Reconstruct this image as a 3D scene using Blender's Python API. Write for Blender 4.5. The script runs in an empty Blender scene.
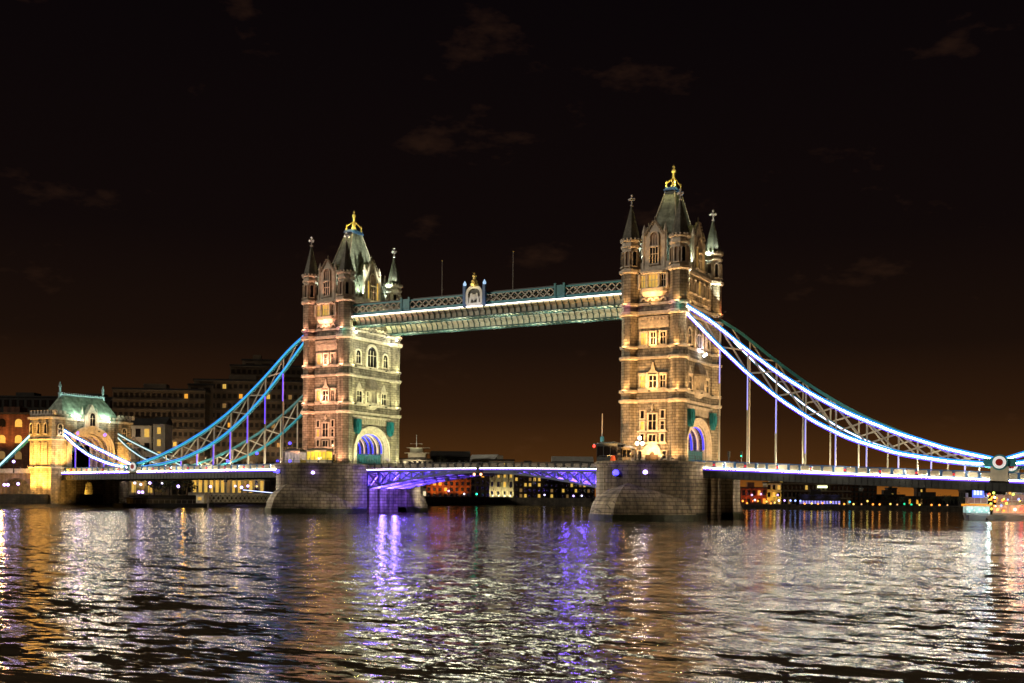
import bpy, math, random
from mathutils import Matrix, Vector
R = math.radians
S = bpy.context.scene
COL = S.collection
rnd = random.Random(7)

# ------------------------------------------------------------------ camera
cd = bpy.data.cameras.new('camera'); cam = bpy.data.objects.new('camera', cd); COL.objects.link(cam)
cam.matrix_world = Matrix.Translation((128.75, -221.19, 4.5)) @ Matrix.Rotation(0.5164, 4, 'Z') @ Matrix.Rotation(R(90), 4, 'X') @ Matrix.Rotation(0.0102, 4, 'Z')
cd.sensor_width = 36; cd.lens = 40.13
cd.shift_x = 1.57/1024; cd.shift_y = 153.76/1024
cd.clip_start = 0.2; cd.clip_end = 9000
S.camera = cam
# ------------------------------------------------------------------ exposure
S.view_settings.view_transform = 'Standard'; S.view_settings.look = 'None'
S.view_settings.exposure = 0; S.view_settings.gamma = 1; S.view_settings.use_curve_mapping = False
S.cycles.use_denoising = True; S.cycles.denoising_prefilter = 'FAST'
S.cycles.max_bounces = 5; S.cycles.diffuse_bounces = 2; S.cycles.glossy_bounces = 3
S.cycles.sample_clamp_indirect = 7
S.cycles.caustics_reflective = False; S.cycles.caustics_refractive = False
# ------------------------------------------------------------------ night sky
W = bpy.data.worlds.new('World'); S.world = W; W.use_nodes = True
nt = W.node_tree; nt.nodes.clear(); N = nt.nodes.new; L = nt.links.new
wo = N('ShaderNodeOutputWorld'); bg = N('ShaderNodeBackground'); L(bg.outputs[0], wo.inputs[0])
tc = N('ShaderNodeTexCoord'); sx = N('ShaderNodeSeparateXYZ'); L(tc.outputs['Generated'], sx.inputs[0])
cr = N('ShaderNodeValToRGB'); L(sx.outputs[2], cr.inputs[0])
stops = [(0.0, (.30, .098, .012)), (.009, (.20, .068, .010)), (.03, (.062, .023, .0055)), (.07, (.027, .0105, .0038)),
         (.13, (.0105, .0048, .0028)), (.22, (.0050, .0026, .0024)), (.40, (.0028, .0016, .0021))]
el = cr.color_ramp.elements
el[0].position, el[0].color = stops[0][0], (*stops[0][1], 1)
el[1].position, el[1].color = stops[-1][0], (*stops[-1][1], 1)
for p, c in stops[1:-1]:
    e = el.new(p); e.color = (*c, 1)
mp = N('ShaderNodeMapping'); mp.inputs['Scale'].default_value = (7, 7, 17); L(tc.outputs['Generated'], mp.inputs[0])
nz = N('ShaderNodeTexNoise'); nz.inputs['Scale'].default_value = 1.3; nz.inputs['Detail'].default_value = 5; nz.inputs['Roughness'].default_value = .6
L(mp.outputs[0], nz.inputs[0])
c2 = N('ShaderNodeValToRGB'); L(nz.outputs[0], c2.inputs[0])
c2.color_ramp.elements[0].position = .61; c2.color_ramp.elements[0].color = (0, 0, 0, 1)
c2.color_ramp.elements[1].position = .80; c2.color_ramp.elements[1].color = (.019, .008, .0035, 1)
ad = N('ShaderNodeMix'); ad.data_type = 'RGBA'; ad.blend_type = 'ADD'; ad.inputs[0].default_value = 1
L(cr.outputs[0], ad.inputs[6]); L(c2.outputs[0], ad.inputs[7]); L(ad.outputs[2], bg.inputs[0])
bg.inputs[1].default_value = 1.0

# added fill sun brightening the piers, as city glow from behind the viewer's left
sd = bpy.data.lights.new('fill_sun', 'SUN'); sd.energy = 1.35; sd.angle = R(12); sd.color = (1, .86, .68)
so = bpy.data.objects.new('fill_sun', sd); COL.objects.link(so); so.rotation_euler = Vector((.80, .72, -.32)).to_track_quat('-Z', 'Y').to_euler()

# ------------------------------------------------------------------ materials
MATS = {}
def mat(name, col, rough=.7, metal=0, var=.15, vscale=.6, brick=None, emit=None, es=0, bump=.0, spec=.4):
    if name in MATS: return MATS[name]
    m = bpy.data.materials.new(name); m.use_nodes = True; t = m.node_tree; b = t.nodes['Principled BSDF']
    n = t.nodes.new; l = t.links.new
    b.inputs['Roughness'].default_value = rough; b.inputs['Metallic'].default_value = metal
    b.inputs['Specular IOR Level'].default_value = spec
    if emit is not None:
        b.inputs['Base Color'].default_value = (*[min(1, c*.5) for c in emit], 1)
        b.inputs['Emission Color'].default_value = (*emit, 1); b.inputs['Emission Strength'].default_value = es
        if var > .15:
            co = n('ShaderNodeTexCoord'); no = n('ShaderNodeTexNoise'); no.inputs['Scale'].default_value = vscale; no.inputs['Detail'].default_value = 3
            l(co.outputs['Object'], no.inputs[0]); mr = n('ShaderNodeMapRange'); l(no.outputs[0], mr.inputs[0])
            mr.inputs[1].default_value = .3; mr.inputs[2].default_value = .7; mr.inputs[3].default_value = es*(1-var); mr.inputs[4].default_value = es*(1+var)
            l(mr.outputs[0], b.inputs['Emission Strength'])
        MATS[name] = m; return m
    co = n('ShaderNodeTexCoord'); no = n('ShaderNodeTexNoise'); no.inputs['Scale'].default_value = vscale
    no.inputs['Detail'].default_value = 6; no.inputs['Roughness'].default_value = .65
    l(co.outputs['Object'], no.inputs[0])
    mr = n('ShaderNodeMapRange'); mr.inputs[1].default_value = .3; mr.inputs[2].default_value = .7
    mr.inputs[3].default_value = 1-var*2; mr.inputs[4].default_value = 1+var; l(no.outputs[0], mr.inputs[0])
    mx = n('ShaderNodeMix'); mx.data_type = 'RGBA'; mx.blend_type = 'MULTIPLY'; mx.inputs[0].default_value = 1
    l(mr.outputs[0], mx.inputs[7])
    if brick:
        bw, bh, mort, dk = brick
        sp = n('ShaderNodeSeparateXYZ'); l(co.outputs['Object'], sp.inputs[0])
        ma = n('ShaderNodeMath'); ma.operation = 'ADD'; l(sp.outputs[0], ma.inputs[0]); l(sp.outputs[1], ma.inputs[1])
        cb = n('ShaderNodeCombineXYZ'); l(ma.outputs[0], cb.inputs[0]); l(sp.outputs[2], cb.inputs[1])
        br = n('ShaderNodeTexBrick'); l(cb.outputs[0], br.inputs[0]); br.inputs['Scale'].default_value = 1
        br.inputs['Brick Width'].default_value = bw; br.inputs['Row Height'].default_value = bh; br.inputs['Mortar Size'].default_value = mort
        br.inputs['Color1'].default_value = (*col, 1); br.inputs['Color2'].default_value = (*[c*.6 for c in col], 1)
        br.inputs['Mortar'].default_value = (*[c*dk for c in col], 1); br.inputs['Mortar Smooth'].default_value = .3
        sm = n('ShaderNodeMapping'); sm.inputs['Scale'].default_value = (.9, .9, .07); l(co.outputs['Object'], sm.inputs[0])
        sn = n('ShaderNodeTexNoise'); sn.inputs['Scale'].default_value = 1; sn.inputs['Detail'].default_value = 5; l(sm.outputs[0], sn.inputs[0])
        sr = n('ShaderNodeMapRange'); sr.inputs[1].default_value = .35; sr.inputs[2].default_value = .6; sr.inputs[3].default_value = .5; sr.inputs[4].default_value = 1.05; l(sn.outputs[0], sr.inputs[0])
        m3 = n('ShaderNodeMix'); m3.data_type = 'RGBA'; m3.blend_type = 'MULTIPLY'; m3.inputs[0].default_value = 1
        l(br.outputs[0], m3.inputs[6]); l(sr.outputs[0], m3.inputs[7]); l(m3.outputs[2], mx.inputs[6])
        bp = n('ShaderNodeBump'); bp.inputs['Strength'].default_value = .6; bp.inputs['Distance'].default_value = .08; bp.invert = True
        l(br.outputs['Fac'], bp.inputs['Height']); l(bp.outputs[0], b.inputs['Normal'])
    else:
        mx.inputs[6].default_value = (*col, 1)
        if bump:
            bp = n('ShaderNodeBump'); bp.inputs['Strength'].default_value = bump; bp.inputs['Distance'].default_value = .1
            l(no.outputs[0], bp.inputs['Height']); l(bp.outputs[0], b.inputs['Normal'])
    l(mx.outputs[2], b.inputs['Base Color'])
    MATS[name] = m; return m
STONE = mat('portland_stone', (.40, .35, .27), .85, brick=(1.3, .55, .055, .3), var=.22, vscale=.5)
TRIM = mat('dressed_stone', (.56, .50, .41), .8, var=.2, vscale=1.2, bump=.3)
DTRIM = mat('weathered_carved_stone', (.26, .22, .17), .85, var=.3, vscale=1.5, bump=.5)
GRAN = mat('pier_granite', (.42, .335, .22), .8, brick=(1.9, .72, .08, .28), var=.35, vscale=.25)
ALGAE = mat('algae_wet_granite', (.035, .045, .018), .45, var=.4, vscale=.8, bump=.5)
SLATE = mat('roof_slate', (.30, .33, .27), .55, brick=(.7, .45, .02, .6), var=.2, vscale=.5)
CONE = mat('turret_slate', (.17, .165, .13), .6, brick=(.5, .4, .02, .6), var=.2)
COPPER = mat('copper_green_roof', (.34, .46, .36), .6, brick=(.9, .6, .02, .7), var=.2)
GOLD = mat('gilding', (.85, .66, .22), .35, metal=.3, var=.1)
TEAL = mat('teal_painted_steel', (.04, .26, .31), .45, var=.12, spec=.5)
BLUEP = mat('blue_painted_steel', (.05, .14, .36), .45, var=.12)
CREAM = mat('cream_painted_steel', (.62, .58, .46), .5, var=.12)
WHITEP = mat('white_painted_steel', (.78, .78, .76), .45, var=.08)
DARKP = mat('dark_painted_steel', (.045, .05, .05), .5, var=.2)
REDP = mat('red_paint', (.55, .02, .02), .5)
GLASSD = mat('dark_window_glass', (.012, .012, .014), .12, spec=.6, var=.1)
WINY = mat('lit_window_yellow', (1, 1, 1), emit=(1, .62, .12), es=.6, var=.35, vscale=2)
WINW = mat('lit_window_warm_white', (1, 1, 1), emit=(1, .82, .5), es=.9, var=.3, vscale=2)
LEDW = mat('led_white', (1, 1, 1), emit=(1.0, .80, .50), es=64)
LEDWARM = mat('led_warm_white', (1, 1, 1), emit=(1.0, .82, .76), es=6)
LEDV = mat('led_violet_blue', (1, 1, 1), emit=(.13, .06, 1.0), es=2.4)
LEDC = mat('led_cyan', (1, 1, 1), emit=(.05, .50, .68), es=.9)
LEDBL = mat('led_sky_blue', (1, 1, 1), emit=(.02, .26, .9), es=1.2)
LEDB = mat('led_blue', (1, 1, 1), emit=(.02, .03, 1.0), es=2.0)
LAMPB = mat('blue_lamp_glass', (1, 1, 1), emit=(.06, .045, 1.0), es=5)
LAMPW = mat('white_lamp_glass', (1, 1, 1), emit=(1, .90, .7), es=14)
LAMPP = mat('lilac_lamp_glass', (1, 1, 1), emit=(.5, .35, 1.0), es=5)
LAMPO = mat('orange_lamp_glass', (1, 1, 1), emit=(1, .36, .06), es=9)
LAMPR = mat('red_lamp_glass', (1, 1, 1), emit=(1, .03, .02), es=8)
LAMPG = mat('green_lamp_glass', (1, 1, 1), emit=(.02, 1, .45), es=5)
ASPH = mat('asphalt', (.05, .05, .05), .85)

# ------------------------------------------------------------------ mesh building
class MB:
    def __init__(s): s.v = []; s.f = []
    def add(s, vs, fs):
        o = len(s.v); s.v += [tuple(v) for v in vs]; s.f += [tuple(i+o for i in f) for f in fs]; return s
    def box(s, x0, x1, y0, y1, z0, z1):
        return s.add([(x0,y0,z0),(x1,y0,z0),(x1,y1,z0),(x0,y1,z0),(x0,y0,z1),(x1,y0,z1),(x1,y1,z1),(x0,y1,z1)],
                     [(0,3,2,1),(4,5,6,7),(0,1,5,4),(1,2,6,5),(2,3,7,6),(3,0,4,7)])
    def cbox(s, c, d): return s.box(c[0]-d[0]/2, c[0]+d[0]/2, c[1]-d[1]/2, c[1]+d[1]/2, c[2]-d[2]/2, c[2]+d[2]/2)
    def loft(s, rings, cap=True):
        n = len(rings[0]); o = len(s.v)
        for r in rings: s.v += [tuple(p) for p in r]
        for k in range(len(rings)-1):
            for i in range(n):
                j = (i+1) % n
                s.f.append((o+k*n+i, o+k*n+j, o+(k+1)*n+j, o+(k+1)*n+i))
        if cap:
            s.f.append(tuple(o+i for i in reversed(range(n)))); s.f.append(tuple(o+(len(rings)-1)*n+i for i in range(n)))
        return s
    def lathe(s, cx, cy, prof, n=8, ph=None):
        ph = math.pi/n if ph is None else ph
        return s.loft([[(cx+r*math.cos(ph+2*math.pi*i/n), cy+r*math.sin(ph+2*math.pi*i/n), z) for i in range(n)] for r, z in prof])
    def bar(s, p, q, w, h=None):
        p = Vector(p); q = Vector(q); h = w if h is None else h
        d = (q-p).normalized(); up = Vector((0,0,1)) if abs(d.z) < .95 else Vector((0,1,0))
        a = d.cross(up).normalized()*w/2; b = a.cross(d).normalized()*h/2
        return s.loft([[p-a-b, p+a-b, p+a+b, p-a+b], [q-a-b, q+a-b, q+a+b, q-a+b]])
    def prism(s, poly, axis, a0, a1):          # poly of (u,z) extruded along the other horizontal axis
        f = (lambda u, z, a: (u, a, z)) if axis == 'y' else (lambda u, z, a: (a, u, z))
        if axis == 'z': f = lambda u, v, a: (u, v, a)
        return s.loft([[f(u, z, a0) for u, z in poly], [f(u, z, a1) for u, z in poly]])
    def strip(s, outer, inner, axis, a0, a1):  # arch band between two open curves
        n = len(outer)
        f = (lambda u, z, a: (u, a, z)) if axis == 'y' else (lambda u, z, a: (a, u, z))
        for i in range(n-1):
            q = [outer[i], outer[i+1], inner[i+1], inner[i]]
            s.loft([[f(u, z, a0) for u, z in q], [f(u, z, a1) for u, z in q]])
        return s
    def ball(s, c, r, n=8, m=5):
        return s.loft([[(c[0]+r*math.sin(t)*math.cos(2*math.pi*i/n), c[1]+r*math.sin(t)*math.sin(2*math.pi*i/n), c[2]-r*math.cos(t)) for i in range(n)] for t in [math.pi*(k+.15)/(m+.3) for k in range(m+1)]])
    def mesh(s, name, m, off=(0,0,0), smooth=False):
        me = bpy.data.meshes.new(name); me.from_pydata([(x-off[0], y-off[1], z-off[2]) for x, y, z in s.v], [], s.f)
        me.materials.append(m)
        import bmesh
        bm = bmesh.new(); bm.from_mesh(me); bmesh.ops.recalc_face_normals(bm, faces=bm.faces); bm.to_mesh(me); bm.free()
        if smooth:
            for p in me.polygons: p.use_smooth = True
        return me
    def build(s, name, m, parent=None, off=(0,0,0), smooth=False, kind=None):
        o = bpy.data.objects.new(name, s.mesh(name, m, off, smooth)); COL.objects.link(o)
        if parent: o.parent = parent
        if kind: o['kind'] = kind
        return o
def tag(o, label, cat, group=None):
    o['label'] = label; o['category'] = cat
    if group: o['group'] = group
    return o
def thing(name, label, cat, loc=(0,0,0), rz=0, group=None):
    o = bpy.data.objects.new(name, None); COL.objects.link(o); o.location = loc; o.rotation_euler = (0,0,rz)
    return tag(o, label, cat, group)
KIDS = {}
def place(name, me, parent, loc, rz=0, sc=None):
    o = bpy.data.objects.new(name, me); COL.objects.link(o); o.parent = parent; o.location = loc; o.rotation_euler = (0,0,rz)
    if sc: o.scale = sc
    return o
def copy_tree(o, parent=None):
    c = o.copy(); COL.objects.link(c); c.parent = parent
    for ch in list(o.children): copy_tree(ch, c)
    return c
def light(parent, loc, col, power, kind='POINT', aim=None, size=.25, spot=100, rad=None):
    d = bpy.data.lights.new('lamp_light', kind); d.color = col; d.energy = power
    if kind == 'SPOT': d.spot_size = R(spot); d.spot_blend = .8
    if kind in ('SPOT', 'POINT'): d.shadow_soft_size = size
    o = bpy.data.objects.new('lamp_light', d); COL.objects.link(o)
    if parent: o.parent = parent
    o.location = loc
    if aim is not None:
        v = Vector(aim)-Vector(loc); o.rotation_euler = v.to_track_quat('-Z', 'Y').to_euler()
    return o
_fl = MB().box(-.2,.2,-.15,.15,-.35,-.12).mesh('floodlight', DARKP)
_fl2 = None
def flood(parent, loc, aim, col, power, spot=110, size=.2, glow=None):
    f = place('floodlight', _fl, parent, loc)
    if glow:
        g = MB().ball((0,0,.12), .26).build('lens', glow, f)
        light(f, (0,0,.75), col, power, 'SPOT', Vector(aim)-Vector(loc)+Vector((0,0,.0)), size, spot)
    else:
        light(f, (0,0,0), col, power, 'SPOT', Vector(aim)-Vector(loc), size, spot)
    return f
def ell(rx, rz, z0, n=16, c=0, pt=1.0):
    return [(c-rx*math.cos(math.pi*i/n), z0+rz*abs(math.sin(math.pi*i/n))**pt) for i in range(n+1)]
def gothic(hw, h, n=6):                        # pointed arch outline from spring (z=0) to apex, hw half width, h rise
    pts = []
    for i in range(n+1):
        t = i/n; pts.append((-hw*math.cos(t*math.pi/2)**.9 if t < 1 else 0, h*math.sin(t*math.pi/2)**.85 if t > 0 else 0))
    return pts + [(-x, z) for x, z in reversed(pts[:-1])]

# ------------------------------------------------------------------ window prototypes (outward = -y, base z = 0)
def win_protos(w, h, pointed=False, lights=2, transom=True, surround=.22, sill=.3):
    fr = MB(); hw = w/2
    if pointed:
        sp = h-hw*1.15; cap = gothic(hw, h-sp)
        inner = [(-hw, 0)] + [(x, z+sp) for x, z in cap] + [(hw, 0)]
        cap2 = gothic(hw+surround, h-sp+surround*1.2)
        outer = [(-hw-surround, 0)] + [(x, z+sp) for x, z in cap2] + [(hw+surround, 0)]
    else:
        inner = [(-hw, 0), (-hw, h), (hw, h), (hw, 0)]
        outer = [(-hw-surround, 0), (-hw-surround, h+surround), (hw+surround, h+surround), (hw+surround, 0)]
    fr.strip(outer, inner, 'y', -.32, .1)
    fr.box(-hw-sill, hw+sill, -.42, .1, -.25, 0)
    for k in range(1, lights):
        x = -hw+w*k/lights; fr.box(x-.06, x+.06, -.2, 0, 0, h*(.8 if pointed else 1))
    if transom: fr.box(-hw, hw, -.18, 0, h*.55, h*.55+.12)
    pn = MB(); pn.prism(inner, 'y', -.08, .02)
    return fr, pn
WC = {}
def window(parent, loc, rz, w, h, pane=None, pointed=False, lights=2, transom=True, frame=None, surround=.22):
    pane = pane or GLASSD; frame = frame or TRIM
    k = (w, h, pointed, lights, transom, pane.name, frame.name, surround)
    if k not in WC:
        a, b = win_protos(w, h, pointed, lights, transom, surround)
        WC[k] = (a.mesh('window', frame), b.mesh('pane', pane))
    f = place('window', WC[k][0], parent, loc, rz); place('pane', WC[k][1], f, (0,0,0)); return f

# ------------------------------------------------------------------ water and land (setting)
WAVE = 1.12
def water():
    m = bpy.data.materials.new('river_water'); m.use_nodes = True; t = m.node_tree; b = t.nodes['Principled BSDF']; n = t.nodes.new; l = t.links.new
    b.inputs['Base Color'].default_value = (.11, .085, .05, 1); b.inputs['Roughness'].default_value = .075; b.inputs['IOR'].default_value = 1.38
    b.inputs['Specular IOR Level'].default_value = .5
    co = n('ShaderNodeTexCoord')
    acc = None
    for rot, scl, det, k in ((29.6, (.035, .09, 1), 2, .05), (24, (.11, .28, 1), 3, .20), (36, (.36, 1.0, 1), 3, .40), (28, (1.1, 2.9, 1), 3, .36)):
        mpp = n('ShaderNodeMapping'); mpp.inputs['Rotation'].default_value = (0, 0, R(-rot)); mpp.inputs['Scale'].default_value = scl
        l(co.outputs['Object'], mpp.inputs[0])
        no = n('ShaderNodeTexNoise'); no.inputs['Scale'].default_value = 1; no.inputs['Detail'].default_value = det; no.inputs['Roughness'].default_value = .6
        no.inputs['Distortion'].default_value = .6
        l(mpp.outputs[0], no.inputs[0])
        sb_ = n('ShaderNodeVectorMath'); sb_.operation = 'SUBTRACT'; sb_.inputs[1].default_value = (.5, .5, .5); l(no.outputs['Color'], sb_.inputs[0])
        sc_ = n('ShaderNodeVectorMath'); sc_.operation = 'SCALE'; sc_.inputs['Scale'].default_value = k*WAVE; l(sb_.outputs[0], sc_.inputs[0])
        if acc:
            a_ = n('ShaderNodeVectorMath'); a_.operation = 'ADD'; l(acc.outputs[0], a_.inputs[0]); l(sc_.outputs[0], a_.inputs[1]); acc = a_
        else: acc = sc_
    ml = n('ShaderNodeVectorMath'); ml.operation = 'MULTIPLY'; ml.inputs[1].default_value = (1, 1, 0); l(acc.outputs[0], ml.inputs[0])
    a_ = n('ShaderNodeVectorMath'); a_.operation = 'ADD'; a_.inputs[1].default_value = (0, 0, 1); l(ml.outputs[0], a_.inputs[0])
    nn_ = n('ShaderNodeVectorMath'); nn_.operation = 'NORMALIZE'; l(a_.outputs[0], nn_.inputs[0])
    l(nn_.outputs[0], b.inputs['Normal'])
    o = MB().add([(-3000,-600,0),(3000,-600,0),(3000,4000,0),(-3000,4000,0)], [(0,1,2,3)]).build('water', m, kind='structure')
    return o
water()
QUAY = mat('quay_wall_stone', (.10, .085, .06), .8, brick=(1.6, .6, .05, .5), var=.3, vscale=.2)
GROUND = mat('paved_ground', (.07, .062, .05), .9, var=.3, vscale=.1)
bank = [(-134,-700),(-134,236),(-96,249),(-30,211),(90,276),(300,392),(900,700),(3000,1500),(3000,4000),(-3000,4000),(-3000,-700)]
MB().prism([(-134,-700),(-134,236),(-96,249),(-60,280),(-60,4000),(-3000,4000),(-3000,-700)], 'z', -3, 3.2).build('north_bank_ground', GROUND, kind='structure')
MB().prism([(-96,249),(-30,211),(90,276),(300,392),(900,700),(3000,1500),(3000,4000),(-59.99,4000),(-59.99,280)], 'z', -3, 1.5).build('east_bank_ground', GROUND, kind='structure')
# quay wall face of stone just proud of the land, and its coping
qw = MB()
for a, b2 in zip(bank[:8], bank[1:8]):
    d = (Vector(b2)-Vector(a)).normalized(); nn = Vector((d.y, -d.x))
    p = [Vector(a), Vector(b2), Vector(b2)+nn*.5, Vector(a)+nn*.5]
    qw.prism([(q.x, q.y) for q in p], 'z', -2.9, 3.5 if b2[0] < -90 else 1.8)
tag(qw.build('quay_wall', QUAY), 'long dark stone quay wall along the far bank waterline', 'quay wall')
sb = [(60,-262),(129,-224.5),(165,-219),(260,-160),(700,-60),(700,-700),(-700,-700),(-700,-500)]
MB().prism(sb, 'z', -3, 2.6).build('south_bank_ground', GROUND, kind='structure')
# muddy foreshore at the foot of the bank
MUD = mat('river_mud', (.05, .04, .025), .5, var=.3, vscale=.3, bump=.6)
fs = MB()
fs.add([(-133.4,-200,.9),(-133.4,60,.9),(-133.4,236,.5),(-126,236,-.15),(-124,60,-.15),(-127,-200,-.15)], [(0,1,4,5),(1,2,3,4)])
fs.build('foreshore', MUD, kind='structure')

# ------------------------------------------------------------------ bridge pier
PT = 11.35
def nose(r, y0, sgn, n=12, tip=1.0):            # semicircular nose
    return [(r*math.cos(math.pi*i/n), sgn*(y0+tip*r*math.sin(math.pi*i/n))) for i in range(n+1)]
def make_pier():
    t = thing('bridge_pier', 'x', 'bridge pier', (41.15,0,0))
    HW = 10.65
    def plan(hw, y0, tip):
        a = nose(hw, y0, -1, tip=tip); b = nose(hw, y0, 1, tip=tip)
        return [(x, y) for x, y in reversed(a)] + b      # ccw starting -x on south
    def block(sgn, zt=PT):                               # end block of the pier with rounded nose
        pl = nose(HW, 11, sgn, n=16, tip=1.0)
        pl = [(HW, sgn*8)] + pl + [(-HW, sgn*8)]
        return pl
    for sgn in (-1, 1):
        pl = block(sgn)
        b = MB().loft([[(x, y, z) for x, y in pl] for z in (-3, PT-.9)])
        b.build('pier_body', GRAN, t)
        def off(k, z): return [(x*(1+k/HW), sgn*8 if abs(abs(y)-8) < .01 else y*(1+k/16), z) for x, y in pl]
        MB().loft([off(.25, PT-.9), off(.3, PT-.6), off(.3, PT-.15), off(.1, PT)]).build('coping', GRAN, t)
        MB().loft([off(.12, -.5), off(.1, 1.1), off(.02, 1.35)]).build('algae_band', ALGAE, t)
        # parapet rail round the nose
        rl = MB()
        pts = [p for p in pl if abs(p[1]) > 8.5]
        for p, q in zip(pts, pts[1:]):
            rl.bar((p[0]*.97, p[1]*.985, PT+1.05), (q[0]*.97, q[1]*.985, PT+1.05), .07)
            rl.bar((p[0]*.97, p[1]*.985, PT+.55), (q[0]*.97, q[1]*.985, PT+.55), .05)
            rl.bar((p[0]*.97, p[1]*.985, PT), (p[0]*.97, p[1]*.985, PT+1.1), .08)
        rl.build('railing', DARKP, t)
        # pointed cutwater with its sloping conical cap
        rings = []
        n = 10
        def cut(hw, y0, yt, z, k):
            L_ = [(-hw*(1-(i/n)**2.4), y0+(yt-y0)*(i/n)) for i in range(n+1)]
            pts = L_ + [(-x, y) for x, y in reversed(L_[:-1])]
            return [(x, sgn*y, z) for x, y in pts]
        for z, hw, yt in ((-3, 10.6, 28.6), (1.4, 10.5, 28.4), (2.6, 10.2, 28.0), (4.2, 9.0, 26.8), (5.6, 7.0, 25.0), (6.6, 4.6, 23.2), (7.1, 1.6, 21.6)):
            rings.append(cut(hw, 12.5 if hw > 10 else 14, yt, z, 0))
        MB().loft(rings).build('cutwater', GRAN, t)
        MB().loft([[(x*1.015, y*1.006, z) for x, y, z in cut(10.6, 12.4, 28.5, zz, 0)] for zz in (-.5, 1.1)]).build('algae_band', ALGAE, t)
    # recessed middle wall with bascule chamber openings
    MB().box(-8.2, 8.2, -7.99, 7.99, -3, PT-.35).build('chamber_wall', GRAN, t)
    for sx in (-1, 1):
        b = MB()
        for y in (-4.2, 0, 4.2): b.box(sx*8.2 if sx > 0 else -8.9, 8.9 if sx > 0 else -8.2, y-.5, y+.5, -2, PT-2.2)
        b.box(8.2 if sx > 0 else -9.1, 9.1 if sx > 0 else -8.2, -7.98, 7.98, PT-2.2, PT-1.5)
        b.build('buttress', GRAN, t)
    return t
pierR = make_pier()
pierL = copy_tree(pierR); pierL.location.x = -41.15
pierR['label'] = 'granite river pier with pointed cutwater under the nearer tower on the right'
pierL['label'] = 'granite river pier under the left tower, washed violet on its inner side'
pierR['group'] = pierL['group'] = 'river piers of the bridge'

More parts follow.
